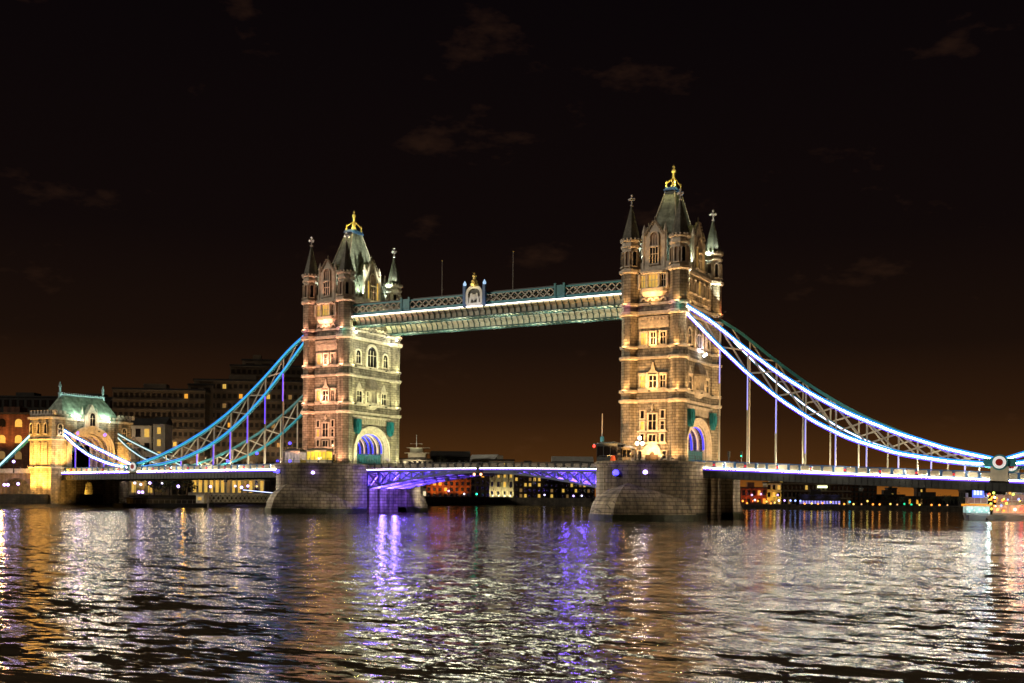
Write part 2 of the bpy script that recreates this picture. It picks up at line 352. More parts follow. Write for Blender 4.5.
# ------------------------------------------------------------------ bridge tower
A, B = 5.2, 9.5
HX, HY = 5.65, 9.95
BZ = PT
def make_tower():
    t = thing('bridge_tower', 'x', 'bridge tower', (41.15,0,BZ), 0, 'stone towers of the bridge')
    off = (0,0,BZ)
    def bl(mb, name, m, par=None, **k): return mb.build(name, m, par or t, off, **k)
    # lower storey with road tunnel along x, then the shaft
    op = ell(5.5, 4.1, 15.1, 20)
    poly = [(-HY, BZ), (-5.5, BZ)] + op + [(5.5, BZ), (HY, BZ), (HY, 23.3), (-HY, 23.3)]
    bl(MB().prism(poly, 'x', -HX, HX), 'base_wall', STONE)
    bl(MB().box(-HX, HX, -HY, HY, 23.3, 49.4), 'shaft_wall', STONE)
    for sx in (-1, 1):
        a = MB()
        for k, (r0, r1, p) in enumerate(((5.5, 6.0, .15), (6.0, 6.55, .35), (6.55, 7.1, .6))):
            o_ = [(-r1, BZ)] + ell(r1, 4.1+(r1-5.5)*.9, 15.1, 20) + [(r1, BZ)]
            i_ = [(-r0, BZ)] + ell(r0, 4.1+(r0-5.5)*.9, 15.1, 20) + [(r0, BZ)]
            a.strip(o_, i_, 'x', min(sx*(HX-.1), sx*(HX+p)), max(sx*(HX-.1), sx*(HX+p)))
        bl(a, 'arch_moulding', TRIM)
        # dentil frieze above the arch
        d = MB()
        for k in range(17):
            y = -6.8+k*.85; d.box(*sorted((sx*HX, sx*(HX+.35))), y-.2, y+.2, 21.0, 22.4)
        d.box(*sorted((sx*HX, sx*(HX+.5))), -7.7, 7.7, 22.42, 22.9)
        bl(d, 'arch_frieze', TRIM)
        for y in (-6.5, 6.5):
            s_ = MB()
            s_.prism([(y-.95, 22.0), (y-.95, 19.8), (y-.6, 19.0), (y, 18.5), (y+.6, 19.0), (y+.95, 19.8), (y+.95, 22.0)], 'x', *sorted((sx*(HX+.63), sx*(HX+1.5))))
            s_.prism([(y-.6, 21.4), (y-.6, 20), (y, 19.2), (y+.6, 20), (y+.6, 21.4)], 'x', *sorted((sx*(HX+1.5), sx*(HX+1.75))))
            o = bl(s_, 'shield', mat('teal_shield', (.015, .17, .22), .35))
        # teal bascule gates across the tunnel mouth
        g = MB()
        for k in range(11): g.box(*sorted((sx*(HX-.9), sx*(HX-.7))), -5.3+k*.97, -5.3+k*.97+.8, BZ+.05, BZ+2.6)
        g.box(*sorted((sx*(HX-.68), sx*(HX-.55))), -5.3, 5.3, BZ+2.3, BZ+2.5)
        bl(g, 'gate', mat('dark_teal_gate', (.015,.10,.14), .5))
    # glowing ribs of the tunnel vault
    for k, x in enumerate((-5.2, -3.9, -2.6, -1.3, 0, 1.3, 2.6, 3.9, 5.2)):
        r = MB(); o_ = [(-5.48, BZ)]+ell(5.48, 4.08, 15.1, 20)+[(5.48, BZ)]; i_ = [(-5.1, BZ)]+ell(5.1, 3.7, 15.1, 20)+[(5.1, BZ)]
        r.strip(o_, i_, 'x', x-.28, x+.28); rr = bl(r, 'vault_rib', TRIM)
        s2 = MB(); o_ = ell(5.08, 3.68, 15.1, 20); i_ = ell(4.98, 3.58, 15.1, 20)
        o_ = [(-5.08, BZ+3)]+o_+[(5.08, BZ+3)]; i_ = [(-4.98, BZ+3)]+i_+[(4.98, BZ+3)]
        s2.strip(o_, i_, 'x', x-.12, x+.12); bl(s2, 'light_strip', LEDB if k % 3 != 1 else mat('rib_pale_strip', (1,1,1), emit=(1,.7,.4), es=.7), rr)
    # string courses
    for z, h, p in ((23.3, .55, .35), (25.3, .5, .3), (31.9, .5, .35), (34.1, .45, .25), (40.7, .7, .5), (42.6, .5, .35), (49.2, .6, .5)):
        s_ = MB().box(-HX-p, HX+p, -HY-p, HY+p, z, z+h)
        for sx in (-1, 1):
            for sy in (-1, 1): s_.lathe(sx*A, sy*B, [(1.8+p*.4, z-.15-.01), (1.88+p, z+.12), (1.88+p, z+h+.02)], 8)
        bl(s_, 'string_course', TRIM)
    # sloping bands between the paired courses
    for z0, z1 in ((23.86, 25.29), (32.41, 34.09)):
        s_ = MB().loft([[(-HX-.25,-HY-.25,z0),(HX+.25,-HY-.25,z0),(HX+.25,HY+.25,z0),(-HX-.25,HY+.25,z0)],
                        [(-HX-.02,-HY-.02,z1),(HX+.02,-HY-.02,z1),(HX+.02,HY+.02,z1),(-HX-.02,HY+.02,z1)]])
        bl(s_, 'plain_band', STONE)
    # corner columns with turrets
    for sx in (-1, 1):
        for sy in (-1, 1):
            c = MB().lathe(sx*A, sy*B, [(2.05, BZ), (2.05, BZ+.9), (1.78, BZ+1.3), (1.72, 41), (1.8, 42.6), (1.9, 43.2), (1.9, 49.3)], 8)
            cc = bl(c, 'corner_column', STONE)
            for z in (24.6, 33.2, 41.6):
                pass
            # blind gothic panels at the head of the third storey
            nb = MB()
            for k in range(8):
                a = math.pi/8*0 + k*math.pi/4
                cx, cy = sx*A+math.cos(a)*1.6, sy*B+math.sin(a)*1.6
                ux, uy = -math.sin(a), math.cos(a); ox, oy = math.cos(a)*.16, math.sin(a)*.16
                P = [(-.36, 36.6), (-.36, 38.6), (0, 39.8), (.36, 38.6), (.36, 36.6)]
                nb.loft([[(cx+ux*u, cy+uy*u, z) for u, z in P], [(cx+ux*u+ox*.35, cy+uy*u+oy*.35, z) for u, z in P]])
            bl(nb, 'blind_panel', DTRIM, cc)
            # coloured bracket ring under the turret shaft
            tr = MB().lathe(sx*A, sy*B, [(1.78, 49.7), (1.78, 54.0), (2.1, 54.4), (2.1, 54.75), (1.85, 54.8), (1.85, 55.3), (2.22, 55.6), (2.22, 55.85)], 8)
            tt = bl(tr, 'turret', TRIM)
            cren = MB()
            for k in range(16):
                a = k*math.pi/8; cren.cbox((sx*A+2.05*math.cos(a), sy*B+2.05*math.sin(a), 56.0), (.3, .3, .35))
            bl(cren, 'battlement', TRIM, tt)
            for k in range(8):
                a = k*math.pi/4
                wx, wy = sx*A+math.cos(a)*1.66, sy*B+math.sin(a)*1.66
                f = window(tt, (wx, wy, 50.6-BZ), a+math.pi/2, .75, 2.9, GLASSD if k % 2 else mat('turret_panel', (.22,.16,.12)), True, 1, False, TRIM, .12)
            sp = MB().lathe(sx*A, sy*B, [(1.95, 55.9), (1.0, 59.6), (.16, 63.0)], 8); ss = bl(sp, 'spire', CONE, tt)
            fi = MB().lathe(sx*A, sy*B, [(.2, 62.9), (.34, 63.1), (.12, 63.3), (.1, 65.2)], 6)
            fi.cbox((sx*A, sy*B, 64.3), (1.15, .2, .28)); fi.cbox((sx*A, sy*B, 64.3), (.2, 1.15, .28))
            for dx, dy, dz in ((.55,0,0),(-.55,0,0),(0,.55,0),(0,-.55,0),(0,0,.75)): fi.ball((sx*A+dx, sy*B+dy, 64.3+dz), .26, 6, 3)
            bl(fi, 'finial', mat('silvered_finial', (.8,.78,.8), .3, metal=.3), tt)
            # plinth band with moulding
    # battlemented parapet
    pr = MB()
    for s_ in (-1, 1):
        pr.box(-3.4, 3.4, *sorted((s_*(HY-.35), s_*(HY+.1))), 49.8, 50.7); pr.box(*sorted((s_*(HX-.35), s_*(HX+.1))), -7.6, 7.6, 49.8, 50.7)
        for k in range(5): pr.box(-3.3+k*1.45, -2.6+k*1.45, *sorted((s_*(HY-.35), s_*(HY+.1))), 50.7, 51.2)
        for k in range(11): pr.box(*sorted((s_*(HX-.35), s_*(HX+.1))), -7.5+k*1.43, -6.8+k*1.43, 50.7, 51.2)
    bl(pr, 'parapet', TRIM)
    # gables
    def gable(axis, s_, hw, zs, zt, face, depth):
        P = [(-hw, 49.8), (-hw, zs), (-hw+.35, zs+.3), (0, zt), (hw-.35, zs+.3), (hw, zs), (hw, 49.8)]
        g = MB().prism(P, axis, *sorted((s_*(face-.8), s_*face)))
        gg = bl(g, 'gable', TRIM)
        c = MB()
        for i in range(7):
            for q in (-1, 1):
                u = q*(hw*(1-i/7)); z = zs+.3+(zt-zs)*(i/7)
                p = (u, s_*face, z) if axis == 'y' else (s_*face, u, z)
                c.cbox(p, (.42,.42,.42))
        tp = (0, s_*(face-.3), zt) if axis == 'y' else (s_*(face-.3), 0, zt)
        c.lathe(tp[0], tp[1], [(.3, zt-.3), (.3, zt+.1), (.08, zt+.2), (.2, zt+.7), (.04, zt+1.1)], 6)
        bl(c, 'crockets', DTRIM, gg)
        for q in (-1, 1):
            x, y = ((q*(hw+.25), s_*(face-.2)) if axis == 'y' else (s_*(face-.2), q*(hw+.25)))
            bl(MB().lathe(x, y, [(.38, 49.8), (.38, zs+.6), (.5, zs+.7), (.04, zs+2.4)], 6), 'pinnacle', TRIM, gg)
        # pitched dormer roof running back into the main roof
        P2 = [(-hw+.3, 49.9), (-hw+.3, zs), (0, zt-.5), (hw-.3, zs), (hw-.3, 49.9)]
        bl(MB().prism(P2, axis, *sorted((s_*(face-.79), s_*depth))), 'dormer_roof', SLATE, gg)
        rz = {('y',-1): 0, ('y',1): math.pi, ('x',1): math.pi/2, ('x',-1): -math.pi/2}[(axis, s_)]
        def at(u, d, z): return ((-u*s_ if axis == 'y' else s_*d, s_*d if axis == 'y' else u*s_, z-BZ))
        window(gg, at(0, face, 50.8), rz, hw*.85, (zs-49.8)*.52, GLASSD, False, 3, True)
        window(gg, at(0, face, 54.3), rz, hw*.8, 2.7, mat('gable_tracery_panel', (.3,.22,.17)), True, 3, False)
        if axis == 'x':
            for q in (-1, 1): window(gg, at(q*hw*.66, face, 51), rz, .7, 4.2, WINY, True, 1, False)
    gable('y', -1, 2.0, 56.4, 59.3, HY+.05, 4.0); gable('y', 1, 2.0, 56.4, 59.3, HY+.05, 4.0)
    gable('x', 1, 2.7, 56.6, 60.6, HX+.05, 1.5); gable('x', -1, 2.7, 56.6, 60.6, HX+.05, 1.5)
    # main hipped roof with ledge, cresting and gilded crown
    rf = MB().loft([[(-x,-y,z),(x,-y,z),(x,y,z),(-x,y,z)] for x, y, z in ((4.6, 8.6, 49.9), (4.3, 8.0, 51), (.95, 1.9, 67.3))])
    rr = bl(rf, 'roof', SLATE)
    hp = MB()
    for sx in (-1, 1):
        for sy in (-1, 1): hp.bar((sx*4.3, sy*8.0, 51), (sx*.95, sy*1.9, 67.3), .22)
    bl(hp, 'hip_rolls', TRIM, rr)
    bl(MB().box(-1.3,1.3,-2.3,2.3,67.3,67.6).box(-1.1,1.1,-2.1,2.1,67.62,68.0), 'roof_ledge', BLUEP, rr)
    cg = MB()
    cg.lathe(0,0,[(.5,68),(.62,68.6),(.35,69.2),(.55,69.7),(.25,70.3),(.2,71.3),(.42,71.6),(.42,71.95),(.1,72.2),(.28,72.6),(.04,73.0)],8)
    for sx in (-1,1):
        for sy in (-1,1):
            cg.lathe(sx*.9, sy*1.7, [(.14,68),(.24,68.3),(.1,68.6),(.18,69.0),(.03,69.5)], 6)
            cg.bar((sx*.9, sy*1.7, 68.9), (0,0,70.4), .2)
    bl(cg, 'gilded_crown', GOLD, rr)
    # chimney-like side turrets hidden behind, window bays: faces
    for s_ in (-1, 1):
        rz = 0 if s_ < 0 else math.pi
        def P(u, z, d=HY): return (-u*s_, s_*d, z-BZ)
        # ground storey door
        d = MB(); 
        d.strip([(-2.0, BZ)]+ell(2.0, 2.3, BZ+1.5, 12)+[(2.0, BZ)], [(-1.45, BZ)]+ell(1.45, 1.75, BZ+1.5, 12)+[(1.45, BZ)], 'y', *sorted((s_*(HY-.1), s_*(HY+.45))))
        dd = bl(d, 'doorway', TRIM)
        bl(MB().prism([(-1.45, BZ)]+ell(1.45, 1.75, BZ+1.5, 12)+[(1.45, BZ)], 'y', *sorted((s_*HY, s_*(HY+.06)))), 'door', mat('door_timber', (.08,.05,.03), .6), dd)
        bl(MB().strip(ell(1.44,1.74,BZ+1.5,12), ell(.5,.55,BZ+1.5,12), 'y', *sorted((s_*HY, s_*(HY+.12)))), 'fanlight', TRIM, dd)
        for u in (-2.6, 2.6): window(t, P(u*1.0, BZ+.7), rz, .8, 1.5, GLASSD, False, 1, False)
        ob = MB(); ob.box(-3.1,3.1,*sorted((s_*HY, s_*(HY+.4))),15.0,15.3); ob.box(-3.1,3.1,*sorted((s_*HY, s_*(HY+.4))),17.35,17.62)
        bl(ob, 'sill_band', TRIM)
        for u in (-2.15, 2.15):
            window(t, P(u, 15.45), rz, .75, 1.5, GLASSD, False, 1, False)
            window(t, P(u, 17.85), rz, .75, 1.6, WINY if u*s_ > 0 else GLASSD, False, 1, True)
            window(t, P(u, 20.1), rz, .75, 1.5, GLASSD, False, 1, False)
        window(t, P(0, 15.45), rz, 1.5, 1.35, GLASSD, False, 2, False)
        window(t, P(0, 17.8), rz, 1.6, 3.1, GLASSD, False, 2, True, None, .32)
        fo = MB(); fo.lathe(0, s_*(HY+.25), [(.5,21.3),(.15,21.8),(.35,22.2),(.04,22.9)], 6); bl(fo, 'ornament', TRIM)
        # second storey window group with canopy
        g = MB(); g.box(-3.15,3.15,*sorted((s_*HY, s_*(HY+.5))),25.8,26.05)
        g.box(-3.1,-1.1,*sorted((s_*HY, s_*(HY+.42))),28.75,29.1); g.box(1.1,3.1,*sorted((s_*HY, s_*(HY+.42))),28.75,29.1)
        g.prism([(-1.15,29.1),(1.15,29.1),(.4,29.8),(.12,31.2),(-.12,31.2),(-.4,29.8)],'y',*sorted((s_*HY, s_*(HY+.3))))
        bl(g, 'window_canopy', TRIM)
        for u, w, pn in ((-2.15, 1.0, WINY), (0, 1.6, GLASSD), (2.15, 1.0, GLASSD)):
            window(t, P(u, 26.15), rz, w, 2.4, pn, False, 2, True, None, .3)
        for u in (-1.15, 1.15): bl(MB().box(u-.14,u+.14,*sorted((s_*(HY+.3), s_*(HY+.6))),26.05,29.2), 'pilaster', TRIM)
        # third storey windows under corbel table
        for u, pn in ((-2.1, WINY), (0, GLASSD), (2.1, GLASSD)):
            window(t, P(u, 34.75), rz, 1.0, 2.4, pn, False, 2, True, None, .3)
        cb = MB().box(-3.2,3.2,*sorted((s_*(HY-.05), s_*(HY+.08))),38.1,40.4)
        for row, z in enumerate((38.2, 39.0, 39.8)):
            for k in range(9):
                u = -2.9+k*.72+(.2 if row % 2 else 0); cb.box(u-.2,u+.2,*sorted((s_*HY, s_*(HY+.15+.15*row))),z,z+.45)
        bl(cb, 'corbel_table', TRIM)
        # carved panel and oriel
        ar = MB()
        for k in range(4):
            c = -2.1+k*1.4
            ar.strip(ell(.68,.75,43.4,8,c), ell(.38,.45,43.4,8,c), 'y', *sorted((s_*HY, s_*(HY+.35))))
        bl(ar, 'blind_arcade', TRIM)
        orl = MB()
        F = lambda hw, d, z: [(-hw, s_*(HY-.1), z), (-hw*.72, s_*(HY+d), z), (hw*.72, s_*(HY+d), z), (hw, s_*(HY-.1), z)]
        orl.loft([F(2.3,.15,44.3), F(3.0,.85,45.2), F(3.0,.85,45.9), F(2.9,.65,46.0)])
        orl.loft([F(2.9,.75,48.75), F(3.1,1.0,48.9), F(3.1,1.0,49.3)])
        for u in (-3.0,-1.25,1.25,3.0): orl.box(u-.18,u+.18,*sorted((s_*HY, s_*(HY+.75))),45.95,48.8)
        bl(orl, 'oriel', TRIM)
        window(t, P(0, 46.1, HY+.2), rz, 2.0, 2.5, WINY, False, 3, True)
        for u in (-2.15, 2.15): window(t, P(u, 46.1, HY+.1), rz, .9, 2.4, WINY if u*s_>0 else GLASSD, False, 2, True)
    for s_ in (-1, 1):
        rz = math.pi/2*s_
        def P(u, z, d=HX): return (s_*d, u*s_, z-BZ)
        # second storey: projecting central oriel with dark canopy
        o_ = MB()
        F = lambda hw, d, z: [(s_*(HX-.1), -hw, z), (s_*(HX+d), -hw*.75, z), (s_*(HX+d), hw*.75, z), (s_*(HX-.1), hw, z)]
        o_.loft([F(1.4,.3,24.6), F(2.4,1.1,25.6), F(2.4,1.1,26.2)])
        for u in (-2.2,-1.1,0,1.1,2.2): o_.box(*sorted((s_*HX, s_*(HX+1.0 if abs(u)<2 else HX+.4))),u-.12,u+.12,26.2,29)
        bl(o_, 'oriel', TRIM)
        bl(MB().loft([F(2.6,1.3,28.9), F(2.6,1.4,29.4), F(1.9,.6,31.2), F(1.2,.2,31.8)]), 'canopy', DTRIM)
        window(t, P(0, 26.1), rz, 4.0, 2.7, GLASSD, False, 4, True)
        for u in (-4.9, 4.9):
            window(t, P(u, 26.1), rz, 1.9, 2.6, GLASSD, False, 2, True)
            bl(MB().box(*sorted((s_*HX, s_*(HX+.4))), u-1.3, u+1.3, 29.0, 29.35).prism([(u-1.1,29.4),(u,31),(u+1.1,29.4)],'x',*sorted((s_*HX, s_*(HX+.2)))), 'window_hood', TRIM)
            window(t, P(u*1.1, 35.2), rz, 1.8, 3.1, GLASSD, True, 2, True, None, .3)
        window(t, P(0, 34.8), rz, 3.6, 4.9, GLASSD, True, 3, True, None, .5)
        # fourth storey
        for u in (-5.2,-2.6,0,2.6,5.2): window(t, P(u, 45.6), rz, 1.2, 2.7, WINY if u == 0 else GLASSD, True, 2, False)
        ar = MB()
        for k in range(9):
            c = -5.6+k*1.4; ar.strip(ell(.68,.75,43.4,8,c), ell(.4,.45,43.4,8,c), 'x', *sorted((s_*HX, s_*(HX+.35))))
        bl(ar, 'blind_arcade', TRIM)
    return t
towerR = make_tower()
towerL = copy_tree(towerR); towerL.location.x = -41.15
towerR['label'] = 'gothic stone tower on the nearer pier to the right, golden lit, tallest in the picture'
towerL['label'] = 'gothic stone tower left of the walkways, amber front and greenish lit archway side'

AMB_L = (1, .47, .27); AMB_R = (1, .52, .17); GRN = (1.0, .97, .48); COOL = (.75, 1, .88)
def light_tower(t, front, side, fp, sp):
    z = lambda a: a-BZ
    # near face and column fronts (wash lights on each ledge)
    for zz, p in ((BZ+1.2, 1.7), (26.0, 1.0), (34.7, .9), (43.2, .55)):
        for u in (-5.6, 0, 5.6):
            k = .5 if u else 1.5
            flood(t, (u, -HY-3.2 if zz < 20 else -HY-1.9, z(zz)-.4), (u*.9, -HY+.6, z(zz)+5), front, fp*p*k, 130, .5)
    for zz, p in ((BZ+1.0, 1.6), (26.0, 1.0), (34.7, 1.0), (43.2, .5)):
        for v in (-8.8, -3.2, 3.2, 8.8):
            flood(t, (HX+(3.6 if zz < 20 else 2.1), v, z(zz)-.4), (HX-.6, v*.95, z(zz)+5), side, sp*p*.8, 130, .5)
    # turrets and roof
    for sx in (-1, 1):
        for sy in (-1, 1):
            flood(t, (sx*3.1, sy*7.6, z(52.4)), (sx*4.5, sy*9.0, z(56)), COOL, 620, 140)
    for v in (-3.9, 3.9):
        flood(t, (5.4, v, z(51.4)), (1.0, v*.3, z(63)), (.9, 1, .72), 3200 if side is GRN else 1300, 85)
        flood(t, (-5.4, v, z(51.4)), (-1.0, v*.3, z(63)), (.9, 1, .72), 900, 85)
    flood(t, (3.2, -9.3, z(51.6)), (0, -3, z(62)), COOL, 700, 90)
    flood(t, (0.0, -11.8, z(50.2)), (0, -9.9, z(55)), front, 420, 100)
    flood(t, (7.4, 0, z(50.2)), (5.7, 0, z(55)), (1,.6,.25), 420, 100)
    # crown lights
    for s_ in (-1, 1): light(t, (s_*1.7, -2.4, z(69.0)), (1, .85, .3), 420, size=.1)
    light(t, (0, 2.6, z(69.0)), (1, .85, .3), 320, size=.1)
    flood(t, (4.9, 5.2, z(53.6)), (5.2, 9.6, z(60.5)), (.85,1,.75), 9000, 50)
    flood(t, (6.75, 7.95, z(56.5)), (5.3, 9.3, z(62)), (.9,1,.8), 620, 100)
    light(t, (-5.4, -12.4, z(42.2)), (1,.25,.5), 45, size=.2); light(t, (4.3, -12.4, z(42.2)), (1,.3,.6), 45, size=.2); light(t, (5.9, -12.3, z(42.2)), (.05,1,.75), 45, size=.2)
    light(t, (8.0, 10.6, z(43.6)), (1,.2,.08), 150, size=.2)
    gx = 15 if side is GRN else 8.4
    for v in ((-5, 5) if side is GRN else (-8.5, 8.5)): flood(t, (gx, v, z(49.6 if side is GRN else 43.6)), (2.6, v*.8, z(61 if side is GRN else 60)), (1,1,.72), 40000 if side is GRN else 17000, 30, .3)
    # big wash floods standing off the faces
    flood(t, (-5, -HY-11.0, z(BZ)+.5), (-1, -HY, z(33)), front, fp*8, 95, .4)
    flood(t, (6, -HY-10.0, z(BZ)+.5), (2, -HY, z(36)), front, fp*8, 95, .4)
    for v in (-6, 6): flood(t, (HX+19, v, z(BZ)-.6), (HX, v*.6, z(31)), side, sp*9, 95, .4)
    # vault
    for x in (-3.5, 0, 3.5): light(t, (x, 0, z(16.5)), (.12, .08, 1), 260, size=.5)
light_tower(towerR, AMB_R, (1,.56,.2), 2150, 1000)
light_tower(towerL, AMB_L, GRN, 2300, 1400)
# bright white floods under the walkway ends on the left tower, and the one on the right tower's outer face
for y in (-8.6, 7.6):
    flood(towerL, (HX+1.9, y, 41.9-BZ), (HX-1, y*.3, 36-BZ), (.95, 1, .8), 800, 150, .3, mat('white_flood_lens', (1,1,1), emit=(1,1,.9), es=30))
flood(towerR, (HX+1.2, 0.4, 33.2-BZ), (HX-1, 0, 38-BZ), (1,.8,1), 700, 150, .3, mat('white_flood_lens', (1,1,1)))
flood(towerR, (HX+1.2, 1.6, 33.6-BZ), (HX-1, 2, 38-BZ), (1,.8,1), 300, 150, .3, mat('white_flood_lens', (1,1,1)))

# ------------------------------------------------------------------ high level walkways
def lattice(mb, x0, x1, y, z0, z1, step, w):
    n = max(1, round((x1-x0)/step)); d = (x1-x0)/n
    for k in range(n):
        a = x0+k*d; mb.bar((a,y,z0),(a+d,y,z1),w*.8,w); mb.bar((a,y,z1),(a+d,y,z0),w*.8,w)
def make_walkway(y0, y1, outer, label):
    t = thing('high_walkway', label, 'walkway', (0,0,43.2), 0, 'high level walkways between the towers')
    off = (0,0,43.2); X0, X1 = -35.0, 35.0
    bl = lambda mb, n, m, p=None: mb.build(n, m, p or t, off)
    bl(MB().box(X0,X1,y0+.35,y1-.35,44.2,45.5), 'floor_girder', CREAM)
    cu = MB()
    for s_, ye in ((-1, y0), (1, y1)):      # coved cantilever under each edge
        pr = [(ye+(-s_)*.36, 43.6), (ye+(-s_)*.36, 45.4), (ye+s_*.5, 45.4), (ye+s_*.45, 45.1), (ye-s_*.1, 44.5), (ye-s_*.3, 43.6)]
        cu.prism(pr, 'x', X0, X1)
    bl(cu, 'cove', mat('grey_green_steel', (.58,.58,.46), .5))
    cr3 = MB()
    for k in range(47):
        x = X0+1.4+k*1.46
        for s_, ye in ((-1, y0), (1, y1)): cr3.prism([(ye-s_*.3,43.62),(ye-s_*.16,43.62),(ye+s_*.05,44.45),(ye+s_*.58,45.05),(ye+s_*.58,45.38),(ye,45.38)],'x',x-.1,x+.1)
    for s_, ye in ((-1, y0), (1, y1)): cr3.box(X0+.4,X1-.4,*sorted((ye+s_*.02,ye+s_*.1)),45.2,45.37)
    bl(cr3, 'cove_brackets', mat('dull_teal_steel', (.035,.09,.09), .5))
    pnl = MB()
    for k in range(24): pnl.box(X0+.4+k*2.92,X0+2.9+k*2.92,y0+.6,y1-.6,44.05,44.19)
    bl(pnl, 'soffit_panels', mat('grey_green_steel', (.58,.58,.46), .5))
    rb = MB()
    for k in range(48):
        x = X0+.7+k*1.46; rb.box(x-.09,x+.09,y0-.1,y1+.1,43.35,43.6)
    bl(rb, 'soffit_ribs', mat('dull_teal_steel', (.035,.09,.09), .5))
    bl(MB().box(X0,X1,y0,y0+.3,43.38,43.6).box(X0,X1,y1-.3,y1,43.38,43.6), 'bottom_chord', mat('dull_teal_steel', (.035,.09,.09), .5))
    bl(MB().box(X0,X1,y0-.5,y0-.2,45.45,45.62).box(X0,X1,y1+.2,y1+.5,45.45,45.62).box(X0,X1,y0-.35,y1+.35,45.63,45.8), 'cornice', TEAL)
    for y in (y0, y1):
        bl(MB().box(X0,X1,y-.1,y+.1,45.81,46.35).box(X0,X1,y-.12,y+.12,48.0,48.3), 'parapet_rails', TEAL)
        la = MB(); lattice(la, X0, X1, y, 46.35, 48.0, 1.75, .2); bl(la, 'lattice', CREAM)
    bl(MB().box(X0,X1,y0+.2,y1-.2,48.31,48.6), 'roof', DARKP)
    for x in (-19.45, 19.65):
        for y in (y0-.15, y1+.15):
            bl(MB().box(x-1.25,x-.85,y-.2,y+.2,45.3,48.9).box(x+.85,x+1.25,y-.2,y+.2,45.3,48.9).box(x-.849,x+.849,y-.04,y+.04,46.4,48.5), 'panel_bay', TEAL)
    yl = y0-.53 if outer < 0 else y1+.53
    bl(MB().box(X0+.3,X1-.3,min(yl,yl+.1*outer),max(yl,yl+.1*outer),45.42,45.6), 'light_strip', LEDWARM)
    bl(MB().box(X0+.3,X1-.3,yl-.04,yl+.04,45.1,45.3), 'light_strip', mat('led_dim_warm', (1,1,1), emit=(.9,.8,.45), es=.6))
    # warm lamps under the soffit
    for k in range(6):
        x = -29+k*11.6
        light(t, (x, (y0+y1)/2, 43.15-43.2-1.6), (.97, .95, .66), 1500, size=1.0)
        f = place('soffit_lamp', _fl, t, (x, (y0+y1)/2, 43.2-43.2-.15+.3))
    return t
wn = make_walkway(-9.0, -5.6, -1, 'nearer high level walkway carrying the bright strip and heraldic arch')
wf = make_walkway(5.6, 9.0, 1, 'farther high level walkway, its lower edge showing beneath the nearer one')
# coat of arms on the near walkway
ca = thing('heraldic_arch', 'white heraldic arch with gold top between blue posts on near walkway', 'crest', (-.8,-9.75,45.8))
pb = MB()
for s_ in (-1,1):
    pb.box(s_*2.5-.32, s_*2.5+.32, -.3, .3, -.4, 4.2)
pbo = pb.build('post', BLUEP, ca)
for s_ in (-1,1):
    MB().lathe(s_*2.5, 0, [(.2,4.2),(.36,4.4),(.36,4.7),(.05,5.3)], 8).build('post_cap', mat('pale_blue_lamp', (1,1,1), emit=(.45,.7,1), es=.9), ca)
sh = MB(); sh.strip([(-2.1,.2)]+[(x*1,z+2.2) for x,z in gothic(2.1,2.0)]+[(2.1,.2)], [(-1.55,.2)]+[(x,z+2.1) for x,z in gothic(1.55,1.4)]+[(1.55,.2)], 'y', -.25, .15)
sh.build('ogee_frame', WHITEP, ca)
MB().prism([(-1.5,.2)]+[(x,z+2.1) for x,z in gothic(1.5,1.3)]+[(1.5,.2)],'y',0,.08).build('backing', DARKP, ca)
s3 = MB(); s3.prism([(-.5,2.2),(.5,2.2),(.5,1.3),(0,.7),(-.5,1.3)],'y',-.3,-.02); s3.prism([(-.12,2.2),(.12,2.2),(.12,.9),(-.12,.9)],'y',-.36,-.3)
s3.build('shield', WHITEP, ca)
for s_ in (-1,1):   # rampant supporters either side, simplified carved beasts
    m_ = MB(); m_.loft([[(s_*(x),y,z) for x,y in ((c-w,-.22),(c+w,-.22),(c+w,-.02),(c-w,-.02))] for c,w,z in ((1.0,.32,.25),(1.05,.22,.8),(.9,.3,1.4),(.78,.2,1.9),(.7,.24,2.25),(.62,.1,2.5))])
    m_.bar((s_*.85,-.12,1.7),(s_*.45,-.12,1.9),.14); m_.bar((s_*1.2,-.12,.9),(s_*1.42,-.12,1.7),.1)
    m_.build('supporter', WHITEP, ca)
MB().box(-1.9,1.9,-.3,.1,-.05,.4).build('plinth', WHITEP, ca)
cw = MB(); cw.lathe(0,-.05,[(.9,4.0),(.95,4.5),(.6,4.6),(.75,5.1),(.35,5.5),(.3,5.9),(.5,6.0),(.5,6.3),(.1,6.5),(.3,6.8),(.05,7.0)],8)
cw.build('gilt_crown', GOLD, ca)
for s_ in (-1,1): light(ca, (s_*1.2, -1.6, .2), (1,.95,.9), 26, size=.1)
light(ca, (0,-1.6,4.0), (1,.8,.35), 70, size=.1)
for i, (x, zt) in enumerate(((-10.8, 56.6), (7.4, 56.9))):
    f = thing('flagpole', ('thin bare flagpole on the walkway left of the heraldic arch', 'thin bare flagpole on the walkway right of the heraldic arch')[i], 'flagpole', (x,-7.3,48.6), 0, 'walkway flagpoles')
    MB().lathe(0,0,[(.11,0),(.07,zt-48.6)],6).build('pole', mat('grey_pole', (.3,.27,.25)), f)
    MB().ball((0,0,zt-48.6+.1),.16,6,4).build('finial', GOLD, f)

